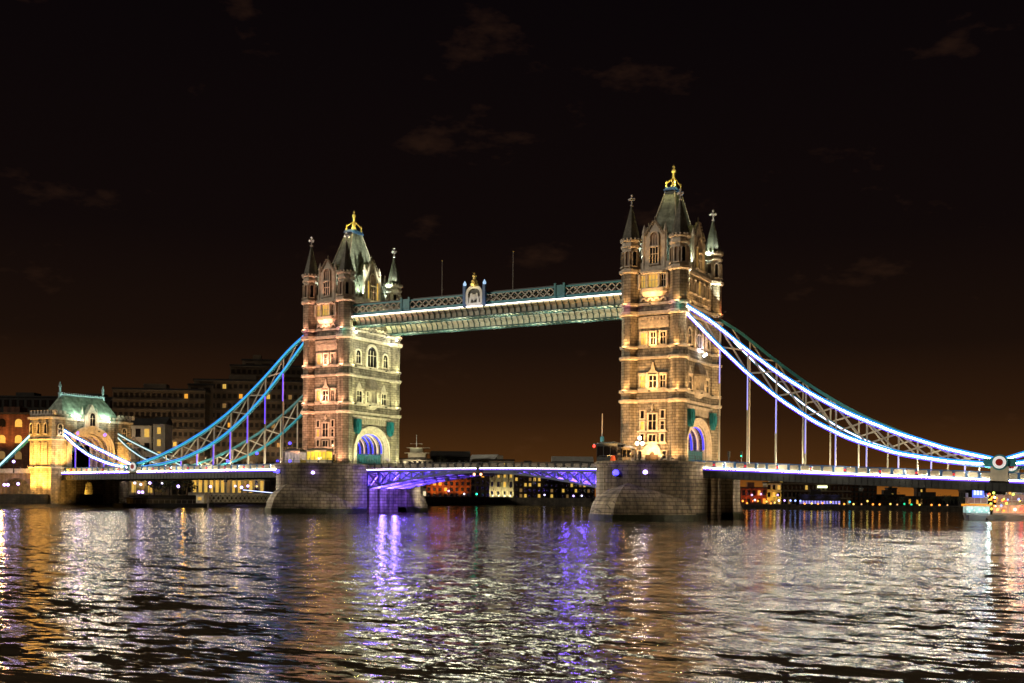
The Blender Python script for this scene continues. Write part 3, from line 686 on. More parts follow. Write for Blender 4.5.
# ------------------------------------------------------------------ side spans: decks and chains
UP = [(48.0,42.0),(53,38.7),(60,32.8),(66.7,27.7),(73.3,23.4),(79.3,20.1),(88,16.3),(96.7,13.3),(103.4,11.7),(105,11.2)]
LO = [(48.0,40.6),(53.4,34.9),(60.3,28.2),(66.7,23.0),(73,18.8),(79.3,15.6),(88,12.7),(96.7,11.2),(103.4,10.65),(105,10.7)]
SU = [(105,11.2),(109,12.5),(118.4,15.7),(128.3,19.3),(134,21.8)]
SL = [(105,10.7),(109,10.9),(114.5,11.8),(122.2,14.0),(128.2,17.0),(134,21.2)]
def interp(P, x):
    for (a, za), (b, zb) in zip(P, P[1:]):
        if a <= x <= b: return za+(zb-za)*(x-a)/(b-a)
    return P[-1][1] if x > P[-1][0] else P[0][1]
def smooth_pts(P, n):                         # resample with light smoothing
    xs = [P[0][0]+(P[-1][0]-P[0][0])*i/n for i in range(n+1)]
    w = 2.0
    return [(x, sum(interp(P, min(max(x+d*w/2, P[0][0]), P[-1][0]))*k for d, k in ((-2,1),(-1,2),(0,3),(1,2),(2,1)))/9 if 0 < i < n else interp(P, x)) for i, x in enumerate(xs)]
def deck_z(sg, d):                             # height of the light strip line, d = distance from mid river
    return 10.15-(.042 if sg > 0 else .010)*(d-51.8)
def make_chain(sg, sy, label, lit):
    Y = sy*9.25
    t = thing('suspension_chain', label, 'suspension chain', (sg*105, Y, deck_z(sg, 105)), 0, 'side span suspension chains')
    off = t.location.copy()
    bl = lambda mb, n, m, p=None: mb.build(n, m, p or t, off)
    up, lo = smooth_pts(UP, 40), smooth_pts(LO, 40); su, sl = smooth_pts(SU, 16), smooth_pts(SL, 16)
    ends = []
    def chord(name, P, h, w=.55, ledmat=None, lz=0):
        c = MB(); l_ = MB(); v_ = MB(); v2 = MB()
        for (a, za), (b, zb) in zip(P, P[1:]):
            c.bar((sg*a, Y, za), (sg*b, Y, zb), w, h)
            hh = .13 if ledmat is LEDW else lit[2]
            if ledmat: l_.bar((sg*a, Y-(w/2+.07), za+lz), (sg*b, Y-(w/2+.07), zb+lz), .1, hh)
            if ledmat is LEDC: v2.bar((sg*a, Y-(w/2+.05), za+.42), (sg*b, Y-(w/2+.05), zb+.42), .08, .16)
            if ledmat is LEDW: v_.bar((sg*a, Y-(w/2+.05), za-.4), (sg*b, Y-(w/2+.05), zb-.4), .08, .14); v2.bar((sg*a, Y-(w/2+.05), za+.36), (sg*b, Y-(w/2+.05), zb+.36), .08, .26)
        cc = bl(c, name, TEAL)
        if ledmat: bl(l_, 'light_strip', ledmat, cc)
        if v_.v: bl(v_, 'light_strip', LEDV, cc)
        if v2.v: bl(v2, 'light_strip', LEDBL, cc)
        return cc
    a, b, c_, hw = lit[0], lit[1], lit[3], .6
    chord('upper_chord', up, hw, ledmat=a); chord('lower_chord', lo, hw, ledmat=b)
    chord('upper_chord', su, hw, ledmat=c_); chord('lower_chord', sl, hw, ledmat=c_)
    xs = [54.75+5.58*i for i in range(9)]
    web = MB()
    for i, x in enumerate(xs):
        zu, zl = interp(up, x), interp(lo, x); web.bar((sg*x,Y,zl),(sg*x,Y,zu),.28,.3)
        if i < len(xs)-1:
            x2 = xs[i+1]
            web.bar((sg*x,Y-.08,zl),(sg*x2,Y-.08,interp(up,x2)),.16,.3); web.bar((sg*x,Y+.08,zu),(sg*x2,Y+.08,interp(lo,x2)),.16,.3)
    web.bar((sg*50.6,Y,interp(up,50.6)),(sg*xs[0],Y,interp(lo,xs[0])),.2,.26)
    bl(web, 'web_bracing', CREAM); web = MB()
    for x in (111,116.6,122.2,127.8):
        zu, zl = interp(su,x), interp(sl,x); web.bar((sg*x,Y,zl),(sg*x,Y,zu),.2,.22)
        if x < 127: web.bar((sg*x,Y,zl),(sg*(x+5.6),Y,interp(su,x+5.6)),.16,.2); web.bar((sg*x,Y,zu),(sg*(x+5.6),Y,interp(sl,x+5.6)),.16,.2)
    bl(web, 'web_bracing', CREAM)
    for x in xs+[111,116.6,122.2,127.8]:
        zl = interp(lo, x) if x < 105 else interp(sl, x); zd = deck_z(sg, x)+.3
        if zl-zd > .4:
            h = bl(MB().lathe(sg*x, Y, [(.16,zd),(.16,zl)], 6).lathe(sg*x, Y, [(.28,zd),(.28,zd+.7),(.2,zd+.8)], 6), 'hanger', CREAM)
            if lit[4] and zl-zd > 1: bl(MB().box(sg*x-.07,sg*x+.07,Y-.3,Y-.2,max(zd+.8, zl-7.0),zl-.3), 'light_strip', LEDV if sg < 0 else mat('led_pale_violet', (1,1,1), emit=(.35,.33,1), es=1.6), h)
    # pin joint with painted disc, its brightness put in as emission
    j = MB(); n = 20
    ring = lambda r, y: [(sg*105+r*math.cos(2*math.pi*i/n), y, 11.0+r*math.sin(2*math.pi*i/n)) for i in range(n)]
    j.loft([ring(1.35,Y-.75), ring(1.35,Y+.75)]); j.box(sg*105-2.6, sg*105+2.6, Y-.4, Y+.4, 10.3, 11.7)
    jj = bl(j, 'pin_joint', TEAL)
    for s_ in (-1, 1):
        bl(MB().loft([ring(1.08,Y+s_*.76), ring(1.08,Y+s_*.9)]), 'disc', mat('disc_white_glow', (1,1,1), emit=(1,.95,.9), es=.6 if sg>0 else .25), jj)
        bl(MB().loft([ring(.6,Y+s_*.91), ring(.6,Y+s_*1.02)]), 'boss', REDP, jj)
    bl(MB().box(sg*105-1.4, sg*105+1.4, Y-.7, Y+.7, deck_z(sg,105)-.4, 10.3), 'pedestal', CREAM)
    return t
# lit = (upper led, lower led, led height, short led, hanger leds)
make_chain(1,-1,'white lit suspension chain on the near side, sweeping right from the nearer tower', (LEDW, LEDW, .17, LEDW, True))
make_chain(1,1,'teal suspension chain behind the white lit one, right of the nearer tower', (None, mat('led_white_dim', (1,1,1), emit=(.8,.7,1), es=4), .2, None, False))
make_chain(-1,-1,'cyan lit suspension chain on the near side, sweeping left from the left tower', (LEDC, LEDC, .3, LEDW, True))
make_chain(-1,1,'dim teal suspension chain behind, left of the left tower', (None, mat('led_cyan_dim', (1,1,1), emit=(.04,.38,.5), es=.5), .3, mat('led_pale_dim', (1,1,1), emit=(.6,.8,.8), es=1.2), False))
# warm lamps washing the chains from the deck
def wash(sg, xs, y, p, col):
    for x in xs:
        light(None, (sg*x, y, deck_z(sg, x)+.9), col, p, size=.2)
for sg, k in ((1, 1.0), (-1, 1.0)):
    for Y in (-8.3, 8.3):
        wash(sg, (57,68,79,90,100), Y, 1900, (1,.82,.5))
def make_deck(sg, label):
    t = thing('side_span_deck', label, 'bridge deck', (sg*51.8, 0, 9))
    off = t.location.copy(); bl = lambda mb, n, m, p=None: mb.build(n, m, p or t, off)
    X0, X1 = 49.4, 134.0; n = 34
    P = [(X0+(X1-X0)*i/n) for i in range(n+1)]
    def beam(y0, y1, lo, hi, xs=P, gap=None):
        b = MB()
        for a, c in zip(xs, xs[1:]):
            if gap and gap(a, c): continue
            za, zc = deck_z(sg,a), deck_z(sg,c)
            b.loft([[(sg*a,y0,za+lo),(sg*a,y1,za+lo),(sg*a,y1,za+hi),(sg*a,y0,za+hi)], [(sg*c,y0,zc+lo),(sg*c,y1,zc+lo),(sg*c,y1,zc+hi),(sg*c,y0,zc+hi)]])
        return b
    E = [X0, X1]
    bl(beam(-9.6, 9.6, -.5, -.1, E), 'roadway', ASPH)
    for s_ in (-1,1):
        y = s_*9.9
        g = beam(*sorted((y-.25*s_, y+.05*s_)), -1.9, -.12, E)
        st = g
        for i in range(0, 76):
            x = 51+i*1.1; z = deck_z(sg,x); st.box(sg*x-.06,sg*x+.06,*sorted((y+.05*s_,y+.14*s_)),z-1.85,z-.35)
        gg = bl(g, 'edge_girder', DARKP)
        br = [x for x in (X0, 103.2)]; 
        l1 = beam(*sorted((y+.06*s_, y+.16*s_)), -.02, .08, [51.9,103.4]); l2 = beam(*sorted((y+.06*s_, y+.16*s_)), -.02, .08, [106.6,134])
        l1.v += []; o = bl(l1, 'light_strip', LEDW, gg); bl(l2, 'light_strip', LEDW, gg)
        bl(beam(*sorted((y+.04*s_, y+.13*s_)), -.36, -.05, [51.9,103.4]), 'light_strip', LEDV, gg)
        bl(beam(*sorted((y+.04*s_, y+.13*s_)), -.36, -.05, [106.6,134]), 'light_strip', LEDV, gg)
        po = beam(*sorted((y, y-.2*s_)), -.1, .3, E); q_ = beam(*sorted((y+.02*s_, y-.2*s_)), 1.28, 1.45, E); po.add(q_.v, q_.f)
        pn = MB(); rd = MB()
        k = 0; x = 51.9
        while x < 133:
            z = deck_z(sg, x+.9)
            if not 102.8 < x < 106.5:
                pn.box(*sorted((sg*(x+.3),sg*(x+1.78))),*sorted((y+.03*s_,y-.06*s_)),z+.36,z+1.22)
                for q in range(3): pn.box(*sorted((sg*(x+.42+.45*q),sg*(x+.72+.45*q))),*sorted((y+.03*s_,y+.08*s_)),z+.5,z+1.08)
                po.box(*sorted((sg*(x-.2),sg*(x+.2))),*sorted((y+.12*s_,y-.14*s_)),z+.3,z+1.5)
                if k % 3 == 1: rd.cbox((sg*x,y+.14*s_,z+.75),(.34,.1,.42))
            x += 2.08; k += 1
            if 102.8 < x < 104.9: pn0 = pn; pn = MB()
        pr = bl(po, 'parapet', BLUEP); bl(pn, 'parapet_panels', CREAM, pr); bl(pn0, 'parapet_panels', CREAM, pr); bl(rd, 'red_roses', mat('red_rose_glow', (1,1,1), emit=(1,.03,.05), es=.7), pr)  # roses are no lamps, their brightness is put in as emission
    cr_ = MB()
    for i in range(15):
        x = 54+i*5.6; z = deck_z(sg,x); cr_.box(*sorted((sg*x,sg*(x+.4))),-9.6,9.6,z-1.7,z-.5)
    for y in (-6,-2,2,6): 
        for a, c in ((X0, X1),): 
            za, zc = deck_z(sg,a), deck_z(sg,c)
            cr_.loft([[(sg*a,y-.15,za-1.6),(sg*a,y+.15,za-1.6),(sg*a,y+.15,za-.5),(sg*a,y-.15,za-.5)],[(sg*c,y-.15,zc-1.6),(sg*c,y+.15,zc-1.6),(sg*c,y+.15,zc-.5),(sg*c,y-.15,zc-.5)]])
    bl(cr_, 'floor_beams', DARKP)
    return t
dR = make_deck(1, 'right side span deck with blue and cream parapet running out of frame')
dL = make_deck(-1, 'left side span deck with blue and cream parapet over the promenade')
dR['group'] = dL['group'] = 'side span decks'
# added points without fixtures, off the parapet, to brighten the cream panels
for sg in (1,-1):
    for x in range(56, 132, 11):
        light(None, (sg*x, -11.6, deck_z(sg,x)+.9), (1,.85,.6), 150, size=.2)

# ------------------------------------------------------------------ bascules
def zb(x): return 9.35-3.75*(abs(x)/30.5)**1.7
def zt_(x): return 10.35-.25*(abs(x)/30.5)**2
def make_bascule(sg, label):
    t = thing('bascule_leaf', label, 'bascule', (sg*30.5,0,8), 0, 'bascule leaves of the central span')
    off = t.location.copy(); bl = lambda mb, n, m, p=None: mb.build(n, m, p or t, off)
    n = 10; xs = [.06+30.4*i/n for i in range(n+1)]
    for gi, y in enumerate((-7.6,-2.6,2.6,7.6)):
        g = MB()
        for a, b in zip(xs, xs[1:]):
            g.bar((sg*a,y,zb(a)+.2),(sg*b,y,zb(b)+.2),.5,.4); g.bar((sg*a,y,zt_(a)-.55),(sg*b,y,zt_(b)-.55),.5,.4)
            g.bar((sg*b,y,zb(b)+.2),(sg*b,y,zt_(b)-.5),.3,.35)
            if zt_(b)-zb(b) > 1.2: g.bar((sg*a,y,zt_(a)-.6),(sg*b,y,zb(b)+.2),.22,.3)
            if zt_(b)-zb(b) > 2.2: g.bar((sg*a,y,zb(a)+.3),(sg*b,y,zt_(b)-.6),.16,.2)
        bl(g, 'girder', mat('pale_violet_grey_steel', (.16,.2,.26), .5))
    dk = MB()
    for a, b in zip(xs, xs[1:]):
        dk.loft([[(sg*a,-7.9,zt_(a)-.33),(sg*a,7.9,zt_(a)-.33),(sg*a,7.9,zt_(a)),(sg*a,-7.9,zt_(a))],[(sg*b,-7.9,zt_(b)-.33),(sg*b,7.9,zt_(b)-.33),(sg*b,7.9,zt_(b)),(sg*b,-7.9,zt_(b))]])
    bl(dk, 'deck_plate', mat('pale_deck_plate', (.35,.36,.38), .6))
    cb = MB()
    for b in xs[1:]:
        cb.bar((sg*b,-7.4,zb(b)+.35),(sg*b,7.4,zb(b)+.35),.25,.35); cb.bar((sg*b,-7.4,zb(b)+.3),(sg*b,-2.8,zt_(b)-.5),.15,.2); cb.bar((sg*b,7.4,zb(b)+.3),(sg*b,2.8,zt_(b)-.5),.15,.2)
        cb.bar((sg*b,-7.4,zt_(b)-.55),(sg*b,7.4,zt_(b)-.55),.25,.4)
    for a, b in zip(xs, xs[1:]):
        for y0, y1 in ((-7.6,-2.6),(-2.6,2.6),(2.6,7.6)):
            cb.bar((sg*a,y0,zb(a)+.2),(sg*b,y1,zb(b)+.2),.18,.18); cb.bar((sg*a,y1,zb(a)+.2),(sg*b,y0,zb(b)+.2),.18,.18)
    bl(cb, 'cross_bracing', WHITEP)
    for s_ in (-1,1):
        y = s_*8.0
        b_ = MB(); l_ = MB(); v_ = MB(); ra = MB(); po = MB(); pn = MB()
        for a, b in zip(xs, xs[1:]):
            q = lambda mb, y0, y1, lo, hi: mb.loft([[(sg*a,y0,zt_(a)+lo),(sg*a,y1,zt_(a)+lo),(sg*a,y1,zt_(a)+hi),(sg*a,y0,zt_(a)+hi)],[(sg*b,y0,zt_(b)+lo),(sg*b,y1,zt_(b)+lo),(sg*b,y1,zt_(b)+hi),(sg*b,y0,zt_(b)+hi)]])
            q(b_, *sorted((y-.2*s_,y)), -.36, .05); q(l_, *sorted((y+.01*s_,y+.1*s_)), -.1, .0); q(v_, *sorted((y+.01*s_,y+.08*s_)), -.36, -.12)
            q(ra, *sorted((y-.12*s_,y)), 1.15, 1.28); q(ra, *sorted((y-.12*s_,y)), .051, .25)
        x = .4
        while x < 30:
            z = zt_(x); po.box(sg*x-.12,sg*x+.12,*sorted((y+.05*s_,y-.15*s_)),z+.1,z+1.35)
            if x < 28.6: pn.box(*sorted((sg*(x+.35),sg*(x+1.65))),*sorted((y-.03*s_,y-.08*s_)),z+.34,z+1.05)
            x += 2.0
        e = bl(b_, 'edge_beam', TEAL); bl(l_, 'light_strip', mat('led_lilac', (1,1,1), emit=(1,.84,.74), es=15), e); bl(v_, 'light_strip', LEDV, e)
        ra.add(po.v, po.f); r_ = bl(ra, 'parapet', DARKP); bl(pn, 'parapet_panels', mat('dim_cream_panel', (.3,.27,.2)), r_)
    # blue lamps inside the leaf
    for x, p in ((28.5,1000),(24,700),(19.5,330),(15,150),(10,60)):
        for y in (-5.1, 0, 5.1):
            light(t, Vector((sg*x, y, (zb(x)*.62+zt_(x)*.38)))-off, (.17,.07,1), p*(1.0 if sg < 0 else .9)*2.2, size=.3)
        light(t, Vector((sg*x, -8.9, zb(x)-.2))-off, (.35,.3,1), p*.04, size=.2)
    return t
make_bascule(-1, 'left bascule leaf with violet lit lattice girders meeting the left pier')
make_bascule(1, 'right bascule leaf with blue lit lattice girders meeting the nearer pier')
# violet lamps in the recess of the left pier
for y, p in ((-5,900),(0,900)):
    light(None, (-28.3, y, 4.8), (.22,.15,1), p*1.6, size=.5)
light(None, (-24.5, 14, 5.6), (1,.9,.72), 3500, 'SPOT', (-31, 14.5, 5.2), .4, 80)  # added warm spot brightening the far block of the left pier
light(None, (58, 1, 6.0), (1,.75,.45), 700, 'SPOT', (50, 1, 6.5), .4, 110); light(None, (59, 12, 5.5), (1,.85,.65), 2200, 'SPOT', (51.8, 11, 5.5), .4, 90)  # added spots brightening the right pier's side recess and far block
def pier_flood(label, loc, aim, p, spot=60, col=(1,.84,.58)):
    o = thing('pier_floodlight', label, 'floodlight', loc, 0, 'floodlights trained on the pier stonework')
    MB().box(-.35,.35,-.25,.25,-.3,.3).build('housing', DARKP, o); MB().box(-.05,.05,-.05,.05,.3,.9).build('bracket', DARKP, o)
    light(o, (0,-.5,0), col, p, 'SPOT', Vector(aim)-Vector(loc), .4, spot)
pier_flood('dark floodlight box under the left side span edge, aimed at the left pier', (-72,-10.4,7.3), (-47,-20,5.0), 22000, 36)
pier_flood('dark floodlight box under the bascule edge, aimed at the nearer pier', (14,-8.9,7.2), (37,-22,5.0), 13000, 36)
pier_flood('dark floodlight box under the right side span edge, aimed at the nearer pier', (82,-10.6,6.2), (46,-18,6.0), 7000, 40)
pier_flood('dark floodlight box under the bascule edge, aimed back at the left pier', (-8,-8.9,7.8), (-36,-19,5.5), 12000, 40)
# navigation signal lamp under mid span
ns = thing('navigation_signal', 'small pair of amber navigation lamps under the middle of the span', 'signal lamp', (-.3,-8.4,9.0))
MB().box(-1.1,1.1,-.1,.1,.25,.45).box(-.3,.3,-.15,.15,.3,2.3).build('bracket', DARKP, ns)
for s_ in (-1,1): MB().ball((s_*.85,-.1,0),.28).build('lamp', mat('amber_lamp', (1,1,1), emit=(1,.35,.15), es=6), ns)

# blue lamps on the pier noses
def pier_lamp(x, y, z, ux, uy, r, label, p=60, m=None):
    o = thing('pier_lamp', label, 'lamp', (x,y,z), math.atan2(uy,ux)+math.pi/2, 'blue lamps on the pier walls')
    MB().lathe(0,0,[(r+.12,-r*.9),(r+.12,-r*.7)],12).build('bracket', DARKP, o)
    MB().ball((0,-.25,0), r, 10, 6).build('globe', m or LAMPB, o)
    light(o, (0,-1.0,0), (.16,.12,1), p, size=.3)
def nose_pt(cx, ang, z, r=11.0): return (cx+r*math.cos(ang), -11+r*math.sin(ang)*1.0, z, math.cos(ang), math.sin(ang))
pier_lamp(*nose_pt(41.15, R(-103), 9.0, 10.9), .62, 'bright blue lamp on the nearer pier wall, left one of two', 60)
pier_lamp(*nose_pt(41.15, R(-72), 9.1, 10.9), .46, 'blue lamp on the nearer pier wall below the street lamp', 40, LAMPP)
pier_lamp(*nose_pt(41.15, R(172), 9.6, 10.9), .28, 'small blue lamp at the left edge of the nearer pier', 30)
pier_lamp(*nose_pt(-41.15, R(-116), 9.4, 10.9), .46, 'blue lamp on the left pier wall, above the cutwater', 30)
pier_lamp(*nose_pt(-41.15, R(-62), 9.1, 10.9), .42, 'lilac blue lamp on the left pier wall below the yellow kiosk', 40, LAMPP)
pier_lamp(*nose_pt(-41.15, R(-150), 9.5, 10.9), .3, 'small blue lamp at the left edge of the left pier', 30)
for x, lb in ((-49.2,'small blue deck lamp left of the glazed booth'), (-45.5,'small blue deck lamp before the glazed booth')):
    pier_lamp(x, -17.2, PT+.5, 0, -1, .3, lb, 15)

# ------------------------------------------------------------------ things on the piers
def kiosk(name, label, x, y, w, d, h, wall, pane, roofm, mull=4):
    k = thing(name, label, 'kiosk', (x,y,PT))
    MB().box(-w/2,w/2,-d/2,d/2,0,.9).build('base', wall, k)
    fr = MB()
    for i in range(mull+1):
        u = -w/2+w*i/mull
        for yy in (-d/2+.06, d/2-.06): fr.box(u-.07 if i else u, u+.07 if i < mull else u, yy-.06, yy+.06, .9, h-.3)
    fr.box(-w/2,w/2,-d/2,-d/2+.12,h-.3,h-.01); fr.box(-w/2,w/2,d/2-.12,d/2,h-.3,h-.01)
    fr.build('frame', wall, k)
    MB().box(-w/2+.08,w/2-.08,-d/2+.1,d/2-.1,.9,h-.3).build('glazing', pane, k)
    MB().box(-w/2-.3,w/2+.3,-d/2-.3,d/2+.3,h,h+.22).loft([[(-w/2,-d/2,h+.221),(w/2,-d/2,h+.221),(w/2,d/2,h+.221),(-w/2,d/2,h+.221)],[(-w/4,-d/4,h+.6),(w/4,-d/4,h+.6),(w/4,d/4,h+.6),(-w/4,d/4,h+.6)]]).build('roof', roofm, k)
    return k
kiosk('control_cabin', 'dark glazed control cabin at the left edge of the nearer pier top', 34.4, -15.2, 4.4, 3.2, 3.3, DARKP, GLASSD, DARKP, 3)
kiosk('pier_kiosk', 'bright yellow lit kiosk at the foot of the left tower', -39.5, -14.2, 5.6, 2.4, 3.0, CREAM, mat('kiosk_glow', (1,1,1), emit=(1,.72,.06), es=.9, var=.3, vscale=1), DARKP, 5)
kiosk('glazed_booth', 'pale glazed booth with lilac lights left of the yellow kiosk', -46.4, -14.4, 4.6, 2.4, 2.9, CREAM, mat('booth_glow', (1,1,1), emit=(.75,.6,.5), es=.45, var=.6, vscale=1.5), DARKP, 5)
kiosk('sentry_hut', 'small amber lit stone hut between the dark cabin and tower', 37.6, -13.6, 1.9, 1.8, 2.6, TRIM, GLASSD, TRIM, 2)
light(None, (37.8,-16.0,PT+1.6), (1,.5,.15), 120, size=.2)
light(None, (-39.5,-16.2,PT+2.6), (1,.7,.1), 120, size=.2)
mst = thing('signal_mast', 'tall pale mast with crossarm and red lamp beside the dark cabin', 'mast', (32.3,-14.6,PT))
MB().lathe(0,0,[(.22,0),(.22,4.6),(.12,4.7),(.08,9.6)],8).build('pole', mat('pale_grey_paint', (.5,.45,.4)), mst)
MB().box(-1.9,1.2,-.08,.08,3.4,3.6).box(-.9,1.2,-.5,.5,3.0,3.08).box(-.9,-.84,-.5,.5,3.0,3.8).box(1.14,1.2,-.5,.5,3.0,3.8).build('crossarm', WHITEP, mst)
MB().ball((-1.7,-.1,3.1),.26).build('red_lamp', LAMPR, mst); MB().box(-.3,.3,-.3,.3,4.0,5.0).build('equipment_box', TEAL, mst)
light(mst,(-.6,-1.6,4.4),(.6,1,.9),30,size=.1)
bar_ = thing('barrier_block', 'small glowing orange barrier beside the amber hut', 'barrier', (36.0,-17.4,PT))
MB().loft([[(-.45,-.3,0),(.45,-.3,0),(.45,.3,0),(-.45,.3,0)],[(-.3,-.15,1.1),(.3,-.15,1.1),(.3,.15,1.1),(-.3,.15,1.1)]]).build('body', mat('orange_barrier', (1,1,1), emit=(1,.12,.02), es=.8), bar_)

def street_lamp(label, loc, h=4.2, globes=1, m=None, post=None, col=(1,.93,.8), p=0, r=.3, group=None, name='street_lamp'):
    o = thing(name, label, 'street lamp', loc, 0, group)
    MB().lathe(0,0,[(.22,0),(.2,.6),(.09,.7),(.07,h-.3),(.16,h-.25)],8).build('post', post or DARKP, o)
    if globes == 1: MB().ball((0,0,h),r).build('globe', m or LAMPW, o)
    else:
        MB().bar((-.55,0,h-.9),(.55,0,h-.9),.08).build('arm', post or DARKP, o)
        for u, z in ((0,h+.5),(-.55,h-.55),(.55,h-.55)): MB().ball((u,0,z),r).build('globe', m or LAMPW, o)
    if p: light(o, (0,-.6,h+.4), col, p, size=.3)
    return o
street_lamp('bright white three globe street lamp before the nearer tower doorway', (40.4,-14.6,PT), 4.1, 3, p=500, r=.36)
street_lamp('single dim street lamp at the foot of left tower', (-35.2,-14.8,PT), 4.1, 1, mat('dim_lamp', (1,1,1), emit=(1,.75,.5), es=2), p=0, r=.25)
# traffic signals on the right side span
for x, g, lb in ((56.5, None, 'dark unlit traffic signal on the right side span parapet'), (59.0, LAMPG, 'traffic signal showing green on the right side span')):
    o = thing('traffic_signal', lb, 'traffic signal', (x,-8.6,10.1), 0, 'traffic signals on the right span')
    MB().lathe(0,0,[(.08,0),(.08,2.3)],6).build('post', DARKP, o); MB().box(-.2,.2,-.15,.15,2.2,3.3).build('housing', DARKP, o)
    for k in range(3): MB().ball((0,-.16,2.4+.33*k),.13,6,4).build('lens', g if (g and k == 0) else GLASSD, o)
# blue lamps on far chain of the left span
for i, x in enumerate((-88.5,-78.2,-67,-55.3)):
    o = street_lamp(('small blue lamp nearest the pin joint, left side span','blue deck lamp second from the pin joint, left span','blue deck lamp third from the pin joint, left span','blue deck lamp beside the left tower, left span')[i], (x, 7.6, 10), (3.2,5.4,8.2,11.8)[i]*.9, 1, LAMPB, p=0, r=.36, group='blue lamps above the left side span')

# ------------------------------------------------------------------ abutment tower on the left bank
def make_abutment():
    t = thing('abutment_tower', 'amber lit abutment gatehouse with green floodlit roof on the left bank', 'gatehouse', (-137,0,0))
    off = (-137,0,0); bl = lambda mb, n, m, p=None: mb.build(n, m, p or t, off)
    X0, X1, HYa = -140.9, -132.6, 13.0; dz = 9.4
    op = ell(6.2, 5.0, 15.6, 18)
    poly = [(-HYa, dz), (-6.2, dz)] + op + [(6.2, dz), (HYa, dz), (HYa, 24.0), (-HYa, 24.0)]
    bl(MB().prism(poly, 'x', X0+.6, X1-.6), 'wall', STONE)
    [bl(MB().box(X0, X1, *q, -2, dz-.05), 'base_wall', STONE) for q in ((-HYa-.5, -5.0), (5.0, HYa+.5))]
    bl(MB().prism([(-4.99,-2),(-1.3,-2)]+ell(1.3,1.6,5.4,10)+[(1.3,-2),(4.99,-2),(4.99,dz-.05),(-4.99,dz-.05)], 'x', X0+.3, X1-1), 'lower_arch', GRAN)
    # corner towers
    for sy in (-1,1):
        c = MB()
        c.box(X0-.2, X1+.4, *sorted((sy*(HYa-4.2), sy*(HYa+.7))), dz-.04, 25.2)
        cc = bl(c, 'corner_tower', STONE)
        for zz, p, h in ((10.6,.3,.4),(18.2,.25,.4),(24.0,.45,.6)):
            bl(MB().box(X0-.2-p, X1+.4+p, *sorted((sy*(HYa-4.2-p*.5), sy*(HYa+.7+p))), zz, zz+h), 'string_course', TRIM, cc)
        m_ = MB()
        for k in range(8):
            x = X0+k*1.35; m_.box(x,x+.7,*sorted((sy*(HYa+.35),sy*(HYa+.75))),25.21,26.4)
        for k in range(4):
            y = HYa-4.0+k*1.35
            for x in (X0-.2, X1+.05): m_.box(x,x+.35,*sorted((sy*y,sy*(y+.7))),25.21,26.4)
        m_.box(X0-.2,X1+.4,*sorted((sy*(HYa-4.2),sy*(HYa+.7))),25.2,25.5)
        bl(m_, 'battlement', TRIM, cc)
        nb = MB()
        for x in (-140.3,-137.3,-134.4): nb.box(x-.6,x+.6,*sorted((sy*(HYa+.71),sy*(HYa+.85))),11.6,17.6)
        bl(nb, 'panel', DTRIM, cc)
        for x in (-140.3,-137.3,-134.4): window(cc, (x-off[0], sy*(HYa+.72), 20), 0 if sy < 0 else math.pi, .9, 2.8, GLASSD, True, 1, False)
        window(cc, (X1+.4-off[0], sy*(HYa-1.9), 19.6), math.pi/2, 1.4, 3.0, GLASSD, True, 2, True)
    a = MB()
    for r0, r1, p in ((6.2,6.8,.1),(6.8,7.5,.35),(7.5,8.3,.6)):
        a.strip([(-r1,dz)]+ell(r1,5+(r1-6.2),15.6,18)+[(r1,dz)], [(-r0,dz)]+ell(r0,5+(r0-6.2),15.6,18)+[(r0,dz)], 'x', X1-.7, X1-.6+p)
    bl(a, 'arch_moulding', TRIM)
    for k in range(3):
        r = MB(); x = -134.8-k*2.4
        r.strip([(-6.18,dz)]+ell(6.18,4.98,15.6,18)+[(6.18,dz)], [(-5.7,dz)]+ell(5.7,4.5,15.6,18)+[(5.7,dz)], 'x', x-.3, x+.3); rr = bl(r, 'vault_rib', TRIM)
    bl(MB().box(X0+.3, X1-.3, -HYa+4, HYa-4, 24.0, 24.6), 'cornice', TRIM)
    pr = MB()
    for k in range(12): pr.box(X1-.7,X1-.35,-8.3+k*1.45,-7.6+k*1.45,24.61,25.6)
    pr.box(X1-.7,X1-.35,-8.6,8.6,24.61,25.0)
    bl(pr, 'parapet', TRIM)
    cx = -136.8
    rf = MB().loft([[(cx-x,-y,z),(cx+x,-y,z),(cx+x,y,z),(cx-x,y,z)] for x,y,z in ((4.0,10.6,24.6),(3.3,9.3,26.4),(.35,7.2,30.9))])
    rr = bl(rf, 'roof', COPPER)
    cg = MB().box(cx-.12,cx+.12,-7.2,7.2,30.9,31.4)
    for k in range(25): cg.cbox((cx,-7.2+k*.6,31.6),(.12,.14,.5))
    bl(cg, 'ridge_cresting', mat('pale_blue_cresting', (.35,.55,.6)), rr)
    for s_ in (-1,1):
        bl(MB().lathe(cx, s_*7.4, [(.5,30.2),(.5,31.4),(.65,31.6),(.28,32),(.28,33.2),(.5,33.4),(.08,34.8)],8), 'finial', mat('pale_blue_cresting',(1,1,1)), rr)
    g = MB().prism([(-2.4,22.3),(-2.4,25.2),(0,28.9),(2.4,25.2),(2.4,22.3)],'x',X1-1.4,X1+.1)
    gg = bl(g, 'gable', TRIM); window(gg, (X1+.12-off[0],0,22.8), math.pi/2, 1.8, 3.6, GLASSD, True, 2, True)
    for s_ in (-1,1): bl(MB().lathe(X1-1,s_*2.5,[(.32,22.0),(.32,26.2),(.03,28.2)],6), 'pinnacle', TRIM, gg)
    bl(MB().prism([(-2.1,24.61),(-2.1,25.1),(0,28.6),(2.1,25.1),(2.1,24.61)],'x',-136.4,X1-1.42), 'dormer_roof', COPPER, gg)
    o = Vector(off)
    # floods: roof, walls
    FL = mat('white_flood_lens', (1,1,1))
